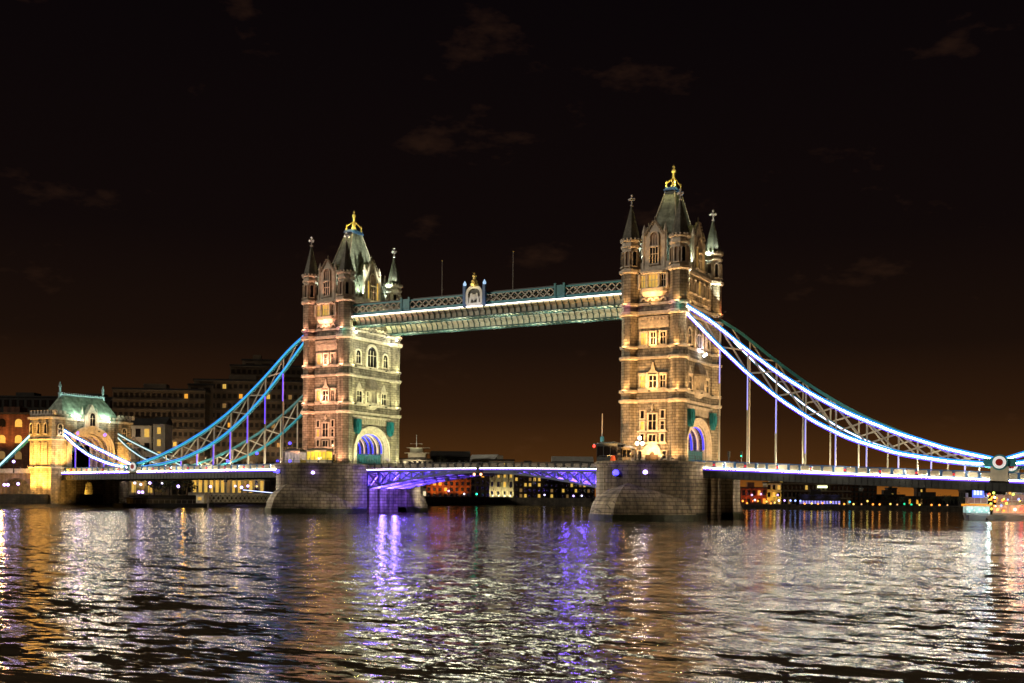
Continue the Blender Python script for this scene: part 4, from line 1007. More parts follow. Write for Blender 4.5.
    for y in (-5.2, 5.2):
        flood(t, Vector((X1+.9, y, 24.2))-o, Vector((-136.5, y, 30))-o, (.78,1,.74), 2500, 140, .3, FL)
        flood(t, Vector((X1+9, y, 21))-o, Vector((-135, y, 29))-o, (.78,1,.74), 6500, 70)
        light(t, Vector((X1+1.4, y*.55, 24.6))-o, (1,.95,.8), 160, size=.3)
    for y, p in ((-11,12000),(0,7000),(11,9000)):
        flood(t, Vector((X1+4.2, y, 11.2))-o, Vector((X1-1, y, 19))-o, (1,.52,.13), p, 120)
    for x, p in ((-140,11000),(-134.5,11000)):
        flood(t, Vector((x, -HYa-4.5, 4.2))-o, Vector((x, -HYa+.5, 14))-o, (1,.48,.08), p*2.0, 120)
        flood(t, Vector((x, -HYa-4.5, 11.0))-o, Vector((x, -HYa+.5, 20))-o, (1,.50,.1), p, 120)
    for x in (-139.5, -134.5):
        flood(t, Vector((x, -HYa-8, 4.2))-o, Vector((x, -HYa-.5, 5.5))-o, (1,.46,.08), 3600, 110)
    flood(t, Vector((X1+7, -12.6, 2.0))-o, Vector((X1, -10.5, 6))-o, (1,.5,.1), 2600, 90)
    for y in (-9.5, 9.5):
        for zz in (20.6,): MB().ball((X1-.3-off[0], y*.5, zz), .5).build('blue_lamp', mat('abutment_blue', (1,1,1), emit=(.2,.1,1), es=3), t)
    light(t, Vector((-137.5,0,13))-o, (.6,.3,.9), 500, size=.4)
    light(t, Vector((-137,0,4))-o, (1,.6,.1), 500, size=.4)
    return t
make_abutment()
ab = street_lamp('large white lamp at the landward end of the left parapet', (-133.2,-10.3,9.5), 1.2, 1, LAMPW, p=300, r=.55)
# approach viaduct landward of the gatehouse and its land chain
av = thing('approach_viaduct', 'amber lit approach viaduct with arches running out of frame left', 'viaduct', (-170,0,0))
v = MB(); poly = [(-230,-2)]
for k in range(5):
    c = -222+k*17.5; poly += [(c-6,-2)] + ell(6,3.5,4.5,10,c) + [(c+6,-2)]
poly += [(-142.4,-2),(-142.4,9.3),(-230,9.3)]
v.prism(poly,'y',-9.6,9.6); v.build('arcade', mat('viaduct_brick', (.30,.20,.11), .85, brick=(.8,.35,.03,.5)), av, (-170,0,0))
MB().box(-230,-142.4,-10,-9.5,9.3,10.6).box(-230,-142.4,9.5,10,9.3,10.6).build('parapet', TRIM, av, (-170,0,0))
for c in (-222,-204.5,-187,-169.5,-152):
    light(None, (c, -14.5, 5.0), (1,.55,.2), 1500, size=.5); light(None, (c, 0, 4.6), (1,.75,.4), 1300, size=.5)
lc = thing('land_chain', 'teal land side anchor chain sloping down left of the gatehouse', 'suspension chain', (-142,-9.25,20))
b = MB(); b.bar((-142.0,-9.25,22.6),(-164,-9.25,8.6),.6,1.1); b.bar((-142.0,9.25,22.6),(-164,9.25,8.6),.6,1.1); b.build('chord', TEAL, lc, (-142,-9.25,20))
b = MB(); b.bar((-142.4,-9.62,22.4),(-164,-9.62,8.7),.08,.45); b.build('light_strip', mat('led_pale_cyan', (1,1,1), emit=(.4,.75,.85), es=2), lc, (-142,-9.25,20))

# ------------------------------------------------------------------ buildings on the banks
CONC = mat('brutalist_concrete', (.15, .12, .085), .85, var=.25, vscale=.15, bump=.3)
BRKR = mat('red_brick', (.30, .12, .06), .85, brick=(.9, .35, .03, .55), var=.25, vscale=.3)
BRKB = mat('brown_brick', (.12, .08, .05), .85, brick=(.9, .4, .03, .6), var=.3, vscale=.3)
DKF = mat('dark_facade', (.03, .026, .022), .8, var=.3)
PALE = mat('pale_render', (.48, .44, .34), .8, var=.15, vscale=.3)
ROOFD = mat('dark_roof_felt', (.03, .028, .026), .8, var=.3)
WINO = mat('lit_window_orange', (1, 1, 1), emit=(1, .45, .05), es=.8, var=.4, vscale=2)
WIND = mat('dim_lit_window', (1, 1, 1), emit=(1, .6, .2), es=.16, var=.5, vscale=1)
WINV = mat('lit_window_violet', (1, 1, 1), emit=(.4, .35, 1), es=1.0, var=.4, vscale=2)
WMESH = {}
def wash_b(par, loc, col, p):
    return light(par, loc, col, p*1.6, 'SPOT', (loc[0], .5, loc[2]+abs(loc[1])*.9), .3, 120)

def wmesh(w, h, m, arch=False):
    k = (round(w,2), round(h,2), m.name, arch)
    if k not in WMESH:
        b = MB()
        if arch: b.prism([(-w/2,0),(-w/2,h*.6)]+ell(w/2,h*.4,h*.6,8)[1:-1]+[(w/2,h*.6),(w/2,0)],'y',-.06,.05)
        else:
            b.box(-w/2,w/2,-.06,.05,0,h); b.box(-w/2-.1,w/2+.1,-.14,-.062,-.15,0)
        WMESH[k] = b.mesh('window', m)
    return WMESH[k]
def building(name, label, loc, rz, w, d, h, floors, bays, wall, lit=.1, litm=None, dark=None, base=3.0, ww=.55, wh=.55, roof=None, arch=False, group=None, pitched=0, bands=False, cat='building', sides=True):
    t = thing(name, label, cat, (loc[0], loc[1], base), rz, group)
    H = h-base
    MB().box(-w/2,w/2,0,d,-1,H).build('wall', wall, t)
    if pitched: MB().loft([[(-w/2-.3,-.3,H),(w/2+.3,-.3,H),(w/2+.3,d+.3,H),(-w/2-.3,d+.3,H)],[(-w/2-.3,d/2-.1,H+pitched),(w/2+.3,d/2-.1,H+pitched),(w/2+.3,d/2+.1,H+pitched),(-w/2-.3,d/2+.1,H+pitched)]]).build('roof', roof or ROOFD, t)
    else:
        MB().box(-w/2-.25,w/2+.25,-.25,d+.25,H+.002,H+.6).build('roof', roof or ROOFD, t)
        MB().box(-w*.2,w*.05,d*.3,d*.7,H+.6,H+2.6).build('plant_room', wall, t)
    litm = litm or [WINY]; dark = dark or GLASSD
    fh = H/floors; bw = w/bays; rest = MB(); cnt = 0
    cells = [(i, j) for i in range(bays) for j in range(floors)]
    for i, j in cells:
        on = rnd.random() < lit; m = rnd.choice(litm) if on else dark
        x = -w/2+bw*(i+.5); z = fh*(j+.22)
        if cnt < 92 or on:
            place('window', wmesh(bw*ww, fh*wh, m, arch), t, (x, -.02, z)); cnt += 1
        else: rest.box(x-bw*ww/2,x+bw*ww/2,-.08,.03,z,z+fh*wh)
    if rest.v: rest.build('upper_windows', dark, t, kind='stuff')
    if sides:
        n2 = max(2, int(d/bw)); r2 = MB()
        for s_ in (-1,1):
            for i in range(n2):
                for j in range(floors):
                    y = d*(i+.5)/n2; r2.box(*sorted((s_*(w/2-.03),s_*(w/2+.06))),y-bw*ww/2,y+bw*ww/2,fh*(j+.22),fh*(j+.22)+fh*wh)
        r2.build('side_windows', dark, t, kind='stuff')
    if bands:
        b = MB()
        for j in range(1, floors+1): b.box(-w/2-.3,w/2+.3,-.5,-.001,fh*j-.35,fh*j-.02)
        b.build('balcony_bands', wall, t)
    return t
Z = .516
wh = building('brick_warehouse', 'orange lit brick warehouse with arched windows left of the gatehouse', (-174,4.7), Z, 20, 14, 27.5, 5, 4, BRKR, .3, [WINY, WIND], arch=True, ww=.42, wh=.5)
for x, z, p in ((-6,1.5,1500),(2,1.5,1500),(8,1.5,900),(0,16,700)): wash_b(wh, (x, -7, z), (1,.42,.1), p*3.5)
building('dark_office_block', 'unlit dark block on the skyline behind the gatehouse, left part', (-320.7,121.6), Z, 34, 20, 47, 8, 10, DKF, .02)
building('dark_office_block', 'unlit dark block on the skyline behind the gatehouse, right part', (-309.6,150.9), Z, 34, 20, 48.5, 8, 10, DKF, .03)
HD = mat('hotel_window_glass', (.018,.014,.010), .3)
for nm, lb, loc, w, h, fl, by, lt in (('riverside_hotel','grey concrete hotel wing with rows of dark windows, lowest and leftmost', (-180,69.3), 32, 40.6, 11, 17, .03),
                         ('riverside_hotel','stepped concrete hotel wing with dark windows just left of the left tower', (-162.6,96.4), 39.7, 45.5, 12, 20, .03),
                         ('riverside_hotel','tallest stepped top of the concrete hotel with orange lit strip of windows', (-168.4,113.5), 29, 52.9, 14, 14, .02)):
    hb = building(nm, lb, loc, Z+.1, w, 15, h, fl, by, CONC, lt+.03, [WINO, WIND, WINY, WIND], HD, bands=True, ww=.62, wh=.42, group='stepped hotel wings')
    if nm and w < 30:
        b = MB()
        for k in range(6): b.box(-11+k*1.5,-9.9+k*1.5,-.5,-.3,h-9.2,h-8.2)
        b.build('lit_window_strip', WINO, hb)
    for k in (-.35, 0, .35): wash_b(hb, (w*k, -9, h*.30), (1,.66,.36), 2300)
# extra stepped roof blocks
for x, y, w, h, lb in ((-176.5,86,9,43.6,'small roof step on the concrete hotel, left one'),(-172.5,112,12,55.2,'small roof step topping the concrete hotel')):
    building('hotel_roof_block', lb, (x,y), Z+.1, w, 10, h, 12, 2, CONC, 0, None, HD, group='hotel roof steps')
gb = building('gabled_stone_hall', 'pale stone hall with carved emblem and gabled end right of the gatehouse', (-161.9,41.6), Z, 11.5, 9, 26.0, 5, 4, PALE, .25, [WINY], pitched=2.6)
em = MB(); em.prism([(-2,11),(-2,17),(0,19.4),(2,17),(2,11)],'y',-.5,-.1); em.build('emblem_panel', DTRIM, gb)
em = MB(); em.loft([[(-.9,-.7,12),(.9,-.7,12),(.9,-.55,12),(-.9,-.55,12)],[(-.4,-.7,15),(.4,-.7,15),(.4,-.55,15),(-.4,-.55,15)],[(-.15,-.7,17.4),(.15,-.7,17.4),(.15,-.55,17.4),(-.15,-.55,17.4)]])
for s_ in (-1,1): em.bar((0,-.62,13),(s_*1.5,-.62,15.8),.3)
em.build('emblem', PALE, gb)
wash_b(gb, (0, -6, 6), (1,.7,.45), 1100); wash_b(gb, (0, -6, 17), (1,.7,.45), 500)
g2 = building('stair_tower', 'narrow gabled stair tower with a column of yellow windows beside the stone hall', (-154.0,45.0), Z, 3.9, 8, 26.5, 6, 1, PALE, 1, [WINY], ww=.3, wh=.5, pitched=2.5, sides=False)
tr = building('riverside_terrace', 'low riverside terrace restaurant with tall yellow lit windows', (-150.5,72), Z, 27, 8, 9.6, 1, 14, PALE, .85, [WINY, WIND, WINY], ww=.55, wh=.62, base=3.2)
for k in (-10,-3,4,10): wash_b(tr, (k, -3.5, 3.5), (1,.62,.12), 170)
tr2 = building('riverside_terrace', 'low pale colonnade with pillars behind the lilac promenade lamps', (-158,30), Z, 26, 8, 8.4, 1, 10, PALE, .7, [WIND, WINY], ww=.5, wh=.6, base=3.2)
for k in (-9,0,9): wash_b(tr2, (k, -3.5, 3.0), (1,.68,.2), 230)
# central gap
f = building('brick_wharf', 'orange floodlit brick wharf building seen under the left bascule', (-176.9,255), Z, 22.3, 10, 17, 5, 8, BRKR, .2, [WINO, WINY], ww=.5)
for k in (-7,-1,6): wash_b(f, (k, -4.5, 2.5), (1,.28,.03), 1700)
building('dark_wharf', 'narrow dark building between the orange wharf and the white one', (-181.4,292.7), Z, 10.5, 10, 20, 5, 4, BRKB, .08, [WINO])
hb = building('white_lit_hall', 'white floodlit classical hall with pillars seen under the span', (-159.1,276.6), Z, 12.6, 10, 22, 4, 4, PALE, .35, [WINY], ww=.36, wh=.5)
cl = MB()
for k in range(5): MB().lathe(-5.9+k*2.95,-.5,[(.45,0),(.4,.6),(.36,15),(.5,15.5)],8).build('column', PALE, hb)
MB().box(-6.5,6.5,-1.0,-.25,15.5,16.6).build('entablature', PALE, hb)
for k in range(4): wash_b(hb, (-4.4+k*2.95, -3.2, 1.2), (1,.85,.4), 560)
building('brown_wharf', 'brown brick wharf with scattered yellow windows right of the white hall', (-153.8,296.9), Z, 16.5, 10, 20, 6, 7, BRKB, .38, [WINY, WIND])
building('brown_wharf', 'dark wharf second right of the white hall, nearly unlit', (-147.6,311.9), Z, 9.5, 10, 20, 6, 4, BRKB, .2, [WIND, WINY])
building('brown_wharf', 'dim brick wharf beside the nearer pier with a few lit windows', (-132.2,309.1), Z, 17.5, 10, 20, 6, 8, BRKB, .25, [WINY, WIND])
rs = building('terraced_block', 'pale terraced block with roof mast beyond the left bascule', (-234,308.8), Z, 19.6, 10, 24, 5, 7, PALE, .25, [WINW, WIND])
MB().box(-4,6,1,8,21.6,24.5).box(-6,8,0,9,24.51,24.9).box(-3,4,2,7,24.91,27.5).box(-5,8,1,8,27.51,27.8).build('upper_deck', PALE, rs)
MB().lathe(.5,4,[(.25,27.8),(.1,35)],6).bar((-3,4,30),(4,4,30),.15).build('mast', WHITEP, rs)
wash_b(rs, (0, -6, 18), (1,.85,.55), 1800); wash_b(rs, (0, -4, 27), (.9,.9,.6), 700)
building('dark_hall', 'dark low roofline beyond the middle of the span', (-222.4,326.9), Z, 22.2, 12, 26, 3, 6, DKF, 0, pitched=3.5)
pd = building('pedimented_hall', 'pale pitched roof hall lit white beyond mid span', (-211.9,344.3), Z-.5, 17.3, 9, 25, 4, 6, PALE, .1, [WINW], pitched=3, roof=mat('pale_lead_roof', (.4,.4,.36), .6))
wash_b(pd, (0, -14, 26), (1,.95,.7), 2600)
lr = building('lit_roof_hall', 'distant hall with amber lit pitched roof left of the nearer pier', (-174.9,388.4), Z, 24.4, 12, 25, 4, 8, DKF, .1, [WINO], pitched=3.2, roof=mat('pale_lead_roof',(1,1,1)))
wash_b(lr, (3, -8, 31), (1,.55,.12), 2600)
# right bank
lr = building('red_lit_pub', 'low red and orange lit building at the left end of far right bank', (-18.2,243.6), Z, 10.8, 7, 8.4, 2, 5, BRKR, .6, [WINO, WINY], base=1.5)
for k in (-4,0,4): wash_b(lr, (k, -3, 1.6), (1,.16,.03), 420)
mm = building('yellow_lit_house', 'tall narrow yellow lit house at the end of the long hotel', (-11.5,249.5), Z, 6.2, 7, 10.6, 3, 3, PALE, .6, [WINY, WIND], base=1.5)
for k in (-2,2): wash_b(mm, (k, -3, 2.0), (1,.6,.06), 340)
nn = building('long_riverside_block', 'long terraced riverside block with a few lit windows under the right deck', (-2.2,279.5), Z, 31.5, 10, 14, 4, 17, CONC, .12, [WINY, WIND], base=1.5, bands=True)
MB().box(1.0,5.2,-.9,-.4,7.6,8.6).build('bright_sign', mat('bright_oval_sign', (1,1,1), emit=(.95,1,.55), es=2.2), nn)
n2 = building('violet_lit_gallery', 'low gallery with a row of violet lit windows below the long block', (4.9,260.5), Z, 17.5, 5, 5.6, 1, 14, DKF, 1, [WINV], base=1.5, ww=.6, wh=.26, sides=False)
for k in (-6,0,6): wash_b(n2, (k, -2, 3), (.3,.3,1), 60)
building('dark_flats', 'dark square block of flats right of the long riverside block', (11.8,310.4), Z, 12.3, 10, 12, 5, 6, DKF, .08, [WIND, WINY], base=1.5)
building('distant_tower_block', 'distant tower block with lit top, left of the two on far skyline', (-1,441), Z, 5, 5, 10.4, 4, 3, DKF, .3, [WINY], base=1.5, group='distant tower blocks')
building('distant_tower_block', 'distant tower block with lit top, right of the two on far skyline', (9.5,470), Z, 5.2, 5, 10.8, 4, 3, DKF, .4, [WINY, WINO], base=1.5, group='distant tower blocks')
building('low_warehouse', 'dark low warehouse under the right deck, left of green lamps', (18.6,337.3), Z, 13.2, 8, 6.2, 2, 7, DKF, .15, [WIND, WINO], base=1.5)
building('low_warehouse', 'long dark low warehouse on the shore behind the moored boats', (33.3,368), Z, 30, 8, 5.6, 1, 16, DKF, .12, [WIND, WINO], base=1.5)
building('low_warehouse', 'dark shed behind the moored party boat at the right edge', (66,362.5), Z, 38, 8, 8.6, 2, 18, DKF, .04, [WIND], base=1.5)

# trees
LEAF = mat('night_foliage', (.05, .075, .02), .8, var=.3, vscale=2); LEAFD = mat('dark_foliage', (.03, .04, .018), .8, var=.3, vscale=2); BARK = mat('bark', (.06, .045, .03), .9)
def tree(label, loc, h, r, m=LEAF, n=420, group=None):
    t = thing('tree', label, 'tree', loc, rnd.random()*6, group)
    tk = MB().lathe(0,0,[(.32,-.3),(.2,h*.4),(.08,h*.8)],7)
    for k in range(6):
        a = k*1.1; tk.bar((0,0,h*(.32+.05*k)),(math.cos(a)*r*.6,math.sin(a)*r*.6,h*(.55+.05*k)),.12)
    tk.build('trunk', BARK, t)
    c = MB(); cl = [(rnd.gauss(0,.42)*r, rnd.gauss(0,.42)*r, h*.66+rnd.gauss(0,.30)*h*.42, r*rnd.uniform(.28,.5)) for _ in range(13)]
    for k in range(n):
        q = rnd.choice(cl); a = rnd.random()*6.28; u = rnd.uniform(-1,1); rr = q[3]*rnd.uniform(.5,1.05)
        p = Vector((q[0]+rr*math.cos(a)*math.sqrt(1-u*u), q[1]+rr*math.sin(a)*math.sqrt(1-u*u), max(h*.26, q[2]+rr*u)))
        s_ = rnd.uniform(.16,.34); v1 = Vector((rnd.gauss(0,1),rnd.gauss(0,1),rnd.gauss(0,1))).normalized()*s_; v2 = v1.orthogonal().normalized()*s_*.7
        c.add([p-v1,p+v2,p+v1,p-v2],[(0,1,2,3)])
    c.build('crown', m, t); return t
tree('rounded tree lit orange on the left promenade', (-136.5,33,3.0), 6.0, 2.8)
light(None, (-134.6,36.8,5.2), (1,.5,.08), 260, size=.3)  # orange point without a fixture, lights the rounded tree
tree('dark tree right of the orange lit one on the left promenade', (-136.6,40.5,3.0), 6.2, 2.4, LEAFD)
tree('dark bushy tree left of the orange lit one on the left promenade', (-137.2,27.5,3.0), 5.6, 2.4, LEAFD)
for i, (x, y, h, r) in enumerate(((-204,286,27,6.5),(-198,290,24,5),(-186,300,23,5.5))):
    tree(('domed dark tree above the left bascule, tallest of three','dark tree above the left bascule, middle of three','dark tree above mid span, rightmost of three')[i], (x,y,3), h, r, LEAFD, 500)
for i, (x, y) in enumerate(((15.5,324),(24.2,311.7),(32.5,299.2),(32.4,333.6),(40.6,321),(48.5,308.2),(49.4,343.2),(57.1,330.4),(64.5,317.3),(66.3,352.8),(73.6,339.7))):
    tree('dark shoreline tree below the right deck on the far bank', (x,y,1.4), rnd.uniform(4.2,6.4), rnd.uniform(2.2,3.4), LEAFD, 260, group='dark trees along the far right shore')

# quay lamps
def qlamp(label, x, y, z, m, base, group=None, r=.42, p=0, col=(.6,.5,1)):
    h = max(.8, z-base); return street_lamp(label, (x,y,base), h, 1, m, DARKP, col, p, r, group, 'quay_lamp')
LW2 = mat('cool_lamp_glass', (1,1,1), emit=(.75,.7,1), es=3)
for y, z, k in ((19,7,0),(21.3,6.6,0),(24.8,7.1,1),(29.6,7,0),(20.6,4.3,1),(22,4.3,1),(36.3,6.2,2),(50.2,6.3,1),(61.5,6.6,0),(64.5,6.2,2),(67.5,6.7,1)):
    qlamp('lilac globe lamp on the left promenade under the deck', -136.2, y, z, (LW2, LAMPP, LAMPP)[k], 3.2, 'lilac promenade lamps below the left deck', .36+.06*k, 40)
for i, (x, y, z, b) in enumerate(((-152.2,-10.4,12.6,9.4),(-154.1,-11.9,6,1),(-153.2,-11.4,6,1),(-149.9,-10.6,6.3,1))):
    qlamp(('lilac lamp on the viaduct parapet left of the gatehouse','lilac lamp in the viaduct arch, first from the left edge','lilac lamp in the viaduct arch, second from the left edge','lilac lamp in the viaduct arch next to the gatehouse wall')[i], x, y, z, LAMPP, b, p=80)
for i, (x, y, z, m) in enumerate(((-156.9,224,6.2,LAMPP),(-150.9,228,4.9,LW2),(-146,231,4.9,LAMPG),(-119,247.2,4.8,LW2),(-106.9,253,4.5,LAMPP),(-103.6,255,4.6,LW2))):
    qlamp(('lilac lamp on a quay post under the left bascule','white quay lamp right of the lilac one, under the bascule','green lamp before the dark wharf under the span','small white quay lamp under the right bascule','lilac quay lamp near the nearer pier','white quay lamp closest to the nearer pier')[i], max(x,-158) if x < -150 else x, y, z, m, 3.2)
RL = ((-17.9,226.8,3.1,'O'),(-16.4,227.7,1.9,'O'),(-14.7,228.6,5.6,'P'),(-11.5,230.4,6,'P'),(-13.6,229.2,3.6,'W'),(-12.6,229.8,3.2,'O'),(-5.6,233.8,5.7,'P'),(-5.5,235.2,3.5,'W'),(-3.4,236.0,3.5,'P'),(-1.3,237.2,3.5,'L'),(.4,238.2,3.5,'L'),(2.2,239.2,3.4,'L'),(19.8,248.2,3.2,'C'),(21.2,249,1.9,'Y'),(39.1,259.2,2.6,'G'),(41.6,260.6,2.4,'G'),(48.7,264.6,2.2,'O'),(30.4,254.2,2.3,'O'),(26.1,251.8,3.6,'Y'),(54.3,267.8,2.2,'D'),(34.2,256.4,2.5,'Y'),(-9.5,231.6,3.0,'Y'),(13,245,3.0,'Y'),(-8,232.5,2.2,'O'),(-6.6,233.2,2.6,'Y'),(4,239,2.2,'O'),(6.5,240.3,2.4,'Y'),(8.6,242,2.0,'O'),(17.8,247.6,2.1,'O'),(24,250.6,2.2,'D'),(28,253,2.0,'O'),(36.6,257.8,2.0,'D'),(44.5,262.2,2.3,'Y'),(51.5,266.2,2.0,'O'),(10,243.6,2.6,'O'),(16,246.8,2.4,'D'))
LAMPP2 = mat('quay_lilac_lamp', (1,1,1), emit=(.6,.4,1), es=2.4); LAMPO2 = mat('quay_orange_lamp', (1,1,1), emit=(1,.32,.05), es=2.2)
QM = {'O': LAMPO2, 'P': LAMPP2, 'W': LW2, 'L': mat('blue_white_lamp', (1,1,1), emit=(.3,.42,1), es=2.4), 'C': mat('cyan_lamp', (1,1,1), emit=(.05,.7,1), es=2), 'Y': mat('yellow_lamp', (1,1,1), emit=(1,.7,.15), es=1.6), 'G': mat('dim_green_lamp', (1,1,1), emit=(.02,.8,.35), es=1.2), 'D': mat('dim_orange_lamp', (1,1,1), emit=(1,.5,.2), es=1.2)}
QN = {'O':'orange','P':'lilac','W':'white','L':'blue white','C':'cyan','Y':'yellow','G':'green','D':'dim orange'}
QC = {'O':(1,.4,.08),'P':(.6,.45,1),'W':(1,.9,.9),'L':(.4,.5,1),'C':(.1,.7,1),'Y':(1,.8,.2),'G':(.1,1,.4),'D':(1,.5,.2)}
for x, y, z, k in RL:
    n_ = sum(1 for r in RL if r[3] == k)
    qlamp(f'{QN[k]} lamp on the far quay below the right deck', x, y+1.2, z, QM[k], 1.5, f'{QN[k]} lamps on the far right quay' if n_ > 1 else None, .34 if k == 'D' else .42, 12 if k in 'OPY' else 0, QC[k])

# pontoon, gangway, pile, moored launches
po = thing('river_pontoon', 'long dark floating pontoon moored below the left side span', 'pontoon', (-123.5,19,0), R(82.5))
MB().loft([[(-15.5,-2.2,-.6),(15.5,-2.2,-.6),(15.5,2.2,-.6),(-15.5,2.2,-.6)],[(-16,-2.4,1.1),(16,-2.4,1.1),(16,2.4,1.1),(-16,2.4,1.1)]]).build('hull', DARKP, po)
MB().box(-12,3,-1.6,1.6,1.11,2.6).build('cabin', mat('olive_cabin_panel', (.12,.10,.05)), po); MB().box(-12.4,3.4,-2,2,2.61,2.8).build('cabin_roof', DARKP, po)
r_ = MB()
for k in range(17): r_.box(-15.8+k*1.97,-15.7+k*1.97,-2.35,-2.27,1.1,2.1)
r_.box(-15.8,15.8,-2.35,-2.28,2.11,2.18); r_.build('railing', CREAM, po)
gw = thing('gangway', 'pale lattice gangway ramp leading right from the pontoon', 'gangway', (-122.3,49,1.4), R(88))
for yy in (-1.2,1.2):
    g = MB(); lattice(g,-14,14,yy,0.2,2.4,1.9,.16); g.box(-14,14,yy-.12,yy+.12,2.4,2.6); g.box(-14,14,yy-.12,yy+.12,0,.2); g.build('truss', CREAM, gw)
MB().box(-14,14,-1.05,1.05,-.15,.1).build('floor', DARKP, gw)
light(gw, (-6,-5,2.5), (1,.75,.35), 110, size=.3); light(gw, (7,-5,2.5), (1,.75,.35), 110, size=.3)
bh = thing('pontoon_hut', 'small cream ticket hut where the gangway meets the pontoon', 'hut', (-123.0,33.5,1.12))
MB().box(-1.5,1.5,-1.3,1.3,0,2.4).build('wall', CREAM, bh); MB().box(-1.8,1.8,-1.6,1.6,2.41,2.6).build('roof', CREAM, bh); MB().box(-.8,.8,-1.36,-1.31,.9,1.9).build('window', WINY, bh)
light(bh, (3,-3,2), (1,.7,.3), 60, size=.3)
pl = thing('mooring_pile', 'pale mooring pile standing in the water by the gangway', 'pile', (-117.4,30,0))
MB().lathe(0,0,[(.3,-2),(.3,3.9),(.36,3.95),(.05,4.6)],8).build('post', CREAM, pl)
bf = thing('blue_light_ramp', 'second gangway edged with blue white light left of left pier', 'gangway', (-128,66,4.2), R(80))
MB().loft([[(-9,-.9,.9),(-9,.9,.9),(-9,.9,1.05),(-9,-.9,1.05)],[(9,-.9,-.4),(9,.9,-.4),(9,.9,-.25),(9,-.9,-.25)]]).build('floor', DARKP, bf)
MB().bar((-9,-.95,1.15),(9,-.95,-.1),.12,.22).build('light_strip', mat('blue_white_strip', (1,1,1), emit=(.55,.62,1), es=2.5), bf)

# moored boats on the right
def boat(name, label, loc, rz, L_, W_, decks, hullm):
    t = thing(name, label, 'boat', loc, rz)
    def outline(k, z):
        hw = W_/2*k; return [(-L_/2*k, -hw*.75, z), (L_/2*.55, -hw, z), (L_/2*.85*k, -hw*.6, z), (L_/2*1.02*k, 0, z), (L_/2*.85*k, hw*.6, z), (L_/2*.55, hw, z), (-L_/2*k, hw*.75, z)]
    MB().loft([outline(.86,-.5), outline(.94,.4), outline(1.0,1.1)]).build('hull', hullm, t)
    z = 1.1
    for i, (h, k, m, gm) in enumerate(decks):
        MB().box(-L_/2*k, L_/2*k*.8, -W_/2*k, W_/2*k, z+.01, z+h-.14).build('cabin', gm, t)
        fr = MB(); n = int(L_*k*.9/1.6)
        for j in range(n+1):
            x = -L_/2*k+(L_/2*k*1.8)*j/n
            for s_ in (-1,1): fr.box(x-.08,x+.08,*sorted((s_*W_/2*k,s_*(W_/2*k+.07))),z,z+h-.13)
        m2 = max(2, int(W_*k/1.3))
        for j in range(m2+1):
            y = -W_/2*k+W_*k*j/m2
            for x in (-L_/2*k, L_/2*k*.8): fr.box(*sorted((x, x+(.07 if x > 0 else -.07))),y-.07,y+.07,z,z+h-.13)
        fr.box(-L_/2*k-.08, L_/2*k*.8+.08, -W_/2*k-.08, W_/2*k+.08, z, z+.5)
        fr.build('window_frame', m, t)
        MB().box(-L_/2*k-.4, L_/2*k*.8+.4, -W_/2*k-.4, W_/2*k+.4, z+h-.13, z+h).build('deck', m, t)
        z += h
    return t, z
GL1 = mat('aqua_lit_glass', (1,1,1), emit=(.55,.9,.85), es=.75, var=.6, vscale=.9); GL2 = mat('dim_salon_glass', (1,1,1), emit=(.6,.4,.35), es=.16, var=.7, vscale=1.2); GL3 = mat('colourful_salon_glass', (1,1,1), emit=(1,.5,.25), es=.7, var=.8, vscale=1.1)
OR = mat('orange_awning_glow', (1,1,1), emit=(1,.38,.03), es=1.0)  # lit look of the awning put into its material as glow
b1, z1 = boat('party_boat', 'small moored party boat with aqua windows, orange band and blue sign', (93.0,54.5,0), R(102), 9, 5.0, ((2.2,.97,WHITEP,GL1),(1.8,.8,WHITEP,GL2)), WHITEP)
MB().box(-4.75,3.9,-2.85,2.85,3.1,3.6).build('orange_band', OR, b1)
s_ = MB().box(-3.6,-3.45,-1.3,1.1,z1+.0,z1+1.7); s_.build('sign_board', mat('blue_sign', (1,1,1), emit=(.08,.12,1), es=2.2), b1)
sg = MB()
for a, b in ((-.9,-.5),(-.3,.2),(.4,.8)): sg.box(-3.72,-3.61,a,b,z1+.55,z1+1.55)
sg.build('sign_marks', mat('pale_sign_mark', (1,1,1), emit=(.6,.75,1), es=2), b1)
light(b1, (-8.0,-2,3.5), (.7,.95,1), 220, size=.3); light(b1, (-4,-6,3), (1,.7,.5), 120, size=.3)
b2, z2 = boat('river_cruiser', 'large multi deck moored cruiser strung with coloured lamps at right edge', (106.3,63,0), R(172), 26, 7.5, ((2.4,.97,WHITEP,GL3),(2.3,.9,CREAM,GL2),(2.1,.72,WHITEP,GL2)), WHITEP)
MB().lathe(-1,0,[(.7,z2),(.65,z2+1.6),(.8,z2+1.7),(.8,z2+2.0)],12).build('funnel', DARKP, b2)
MB().lathe(6,0,[(.12,z2),(.06,z2+3.2)],6).build('mast', WHITEP, b2)
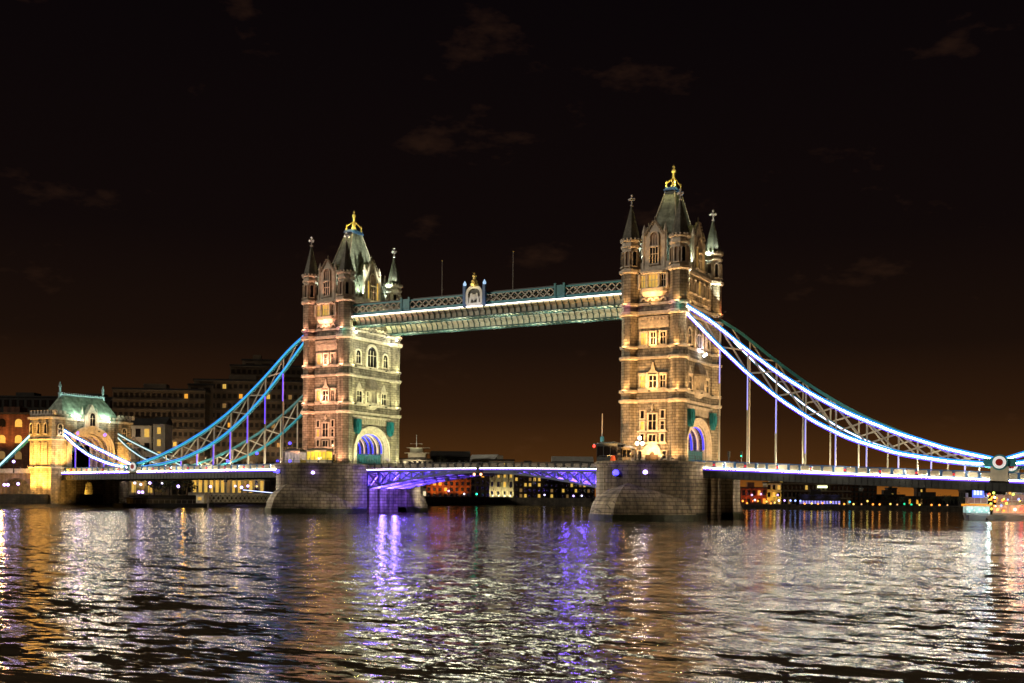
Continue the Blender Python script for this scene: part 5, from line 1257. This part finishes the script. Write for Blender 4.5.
MB().box(-6,6,2.72,2.85,z2-1.3,z2-.9).build('light_strip', mat('violet_strip', (1,1,1), emit=(.45,.35,1), es=2.5), b2)
FC = {'amber':(1,.7,.1),'red':(1,.08,.05),'orange':(1,.35,.05),'lime':(.75,1,.15),'blue':(.3,.4,1),'white':(1,.9,.8)}
for i in range(46):
    k = rnd.choice(list(FC)); x = 13.4-abs(rnd.gauss(0,1))*7; z = rnd.uniform(1.9, 7.0)
    MB().ball((x if i % 5 else 11.6, 3.9 if i % 5 else rnd.uniform(-3,3.5), z), rnd.uniform(.16,.34), 6, 4).build('fairy_lamp', mat('fairy_lamp_'+k, (1,1,1), emit=FC[k], es=2.2), b2)
rl = MB()
for k in range(24): rl.box(-12.9+k*1.1,-12.82+k*1.1,3.6,3.68,3.5,4.4)
rl.box(-12.9,12.5,3.6,3.68,4.4,4.5).box(-11,10,3.2,3.28,6.6,6.7); rl.build('railing', WHITEP, b2)
MB().box(3,8,-2,2,z2,z2+1.9).box(2.6,8.4,-2.4,2.4,z2+1.91,z2+2.1).build('wheelhouse', WHITEP, b2)
rl = MB()
for k in range(9): rl.box(-3.6+k*.85,-3.54+k*.85,-2.0,-1.94,z1,z1+.9).box(-3.6+k*.85,-3.54+k*.85,1.94,2.0,z1,z1+.9)
rl.box(-3.6,3.3,-2,-1.94,z1+.9,z1+1).box(-3.6,3.3,1.94,2,z1+.9,z1+1); rl.build('railing', WHITEP, b1)
for k in range(10): MB().ball((-4.4,-2.3+k*.5,1.7+(k*7%5)*.25),.13,6,4).build('cabin_lamp', mat('cabin_lamp_glass', (1,1,1), emit=(.9,1,.9), es=2.5), b1)
MB().ball((4,4.0,2.6),.42).build('red_lamp', LAMPR, b2); MB().ball((-4,-3.0,z2+.4),.34).build('white_lamp', LAMPO, b2)
for x, c, p in ((-9,(1,.25,.1),350),(-2,(1,.6,.3),350),(5,(1,.5,.2),300)): light(b2, (x,7.5,4.5), c, p*.6, size=.4)
light(b2, (15,2,5), (1,.7,.5), 200, size=.4)
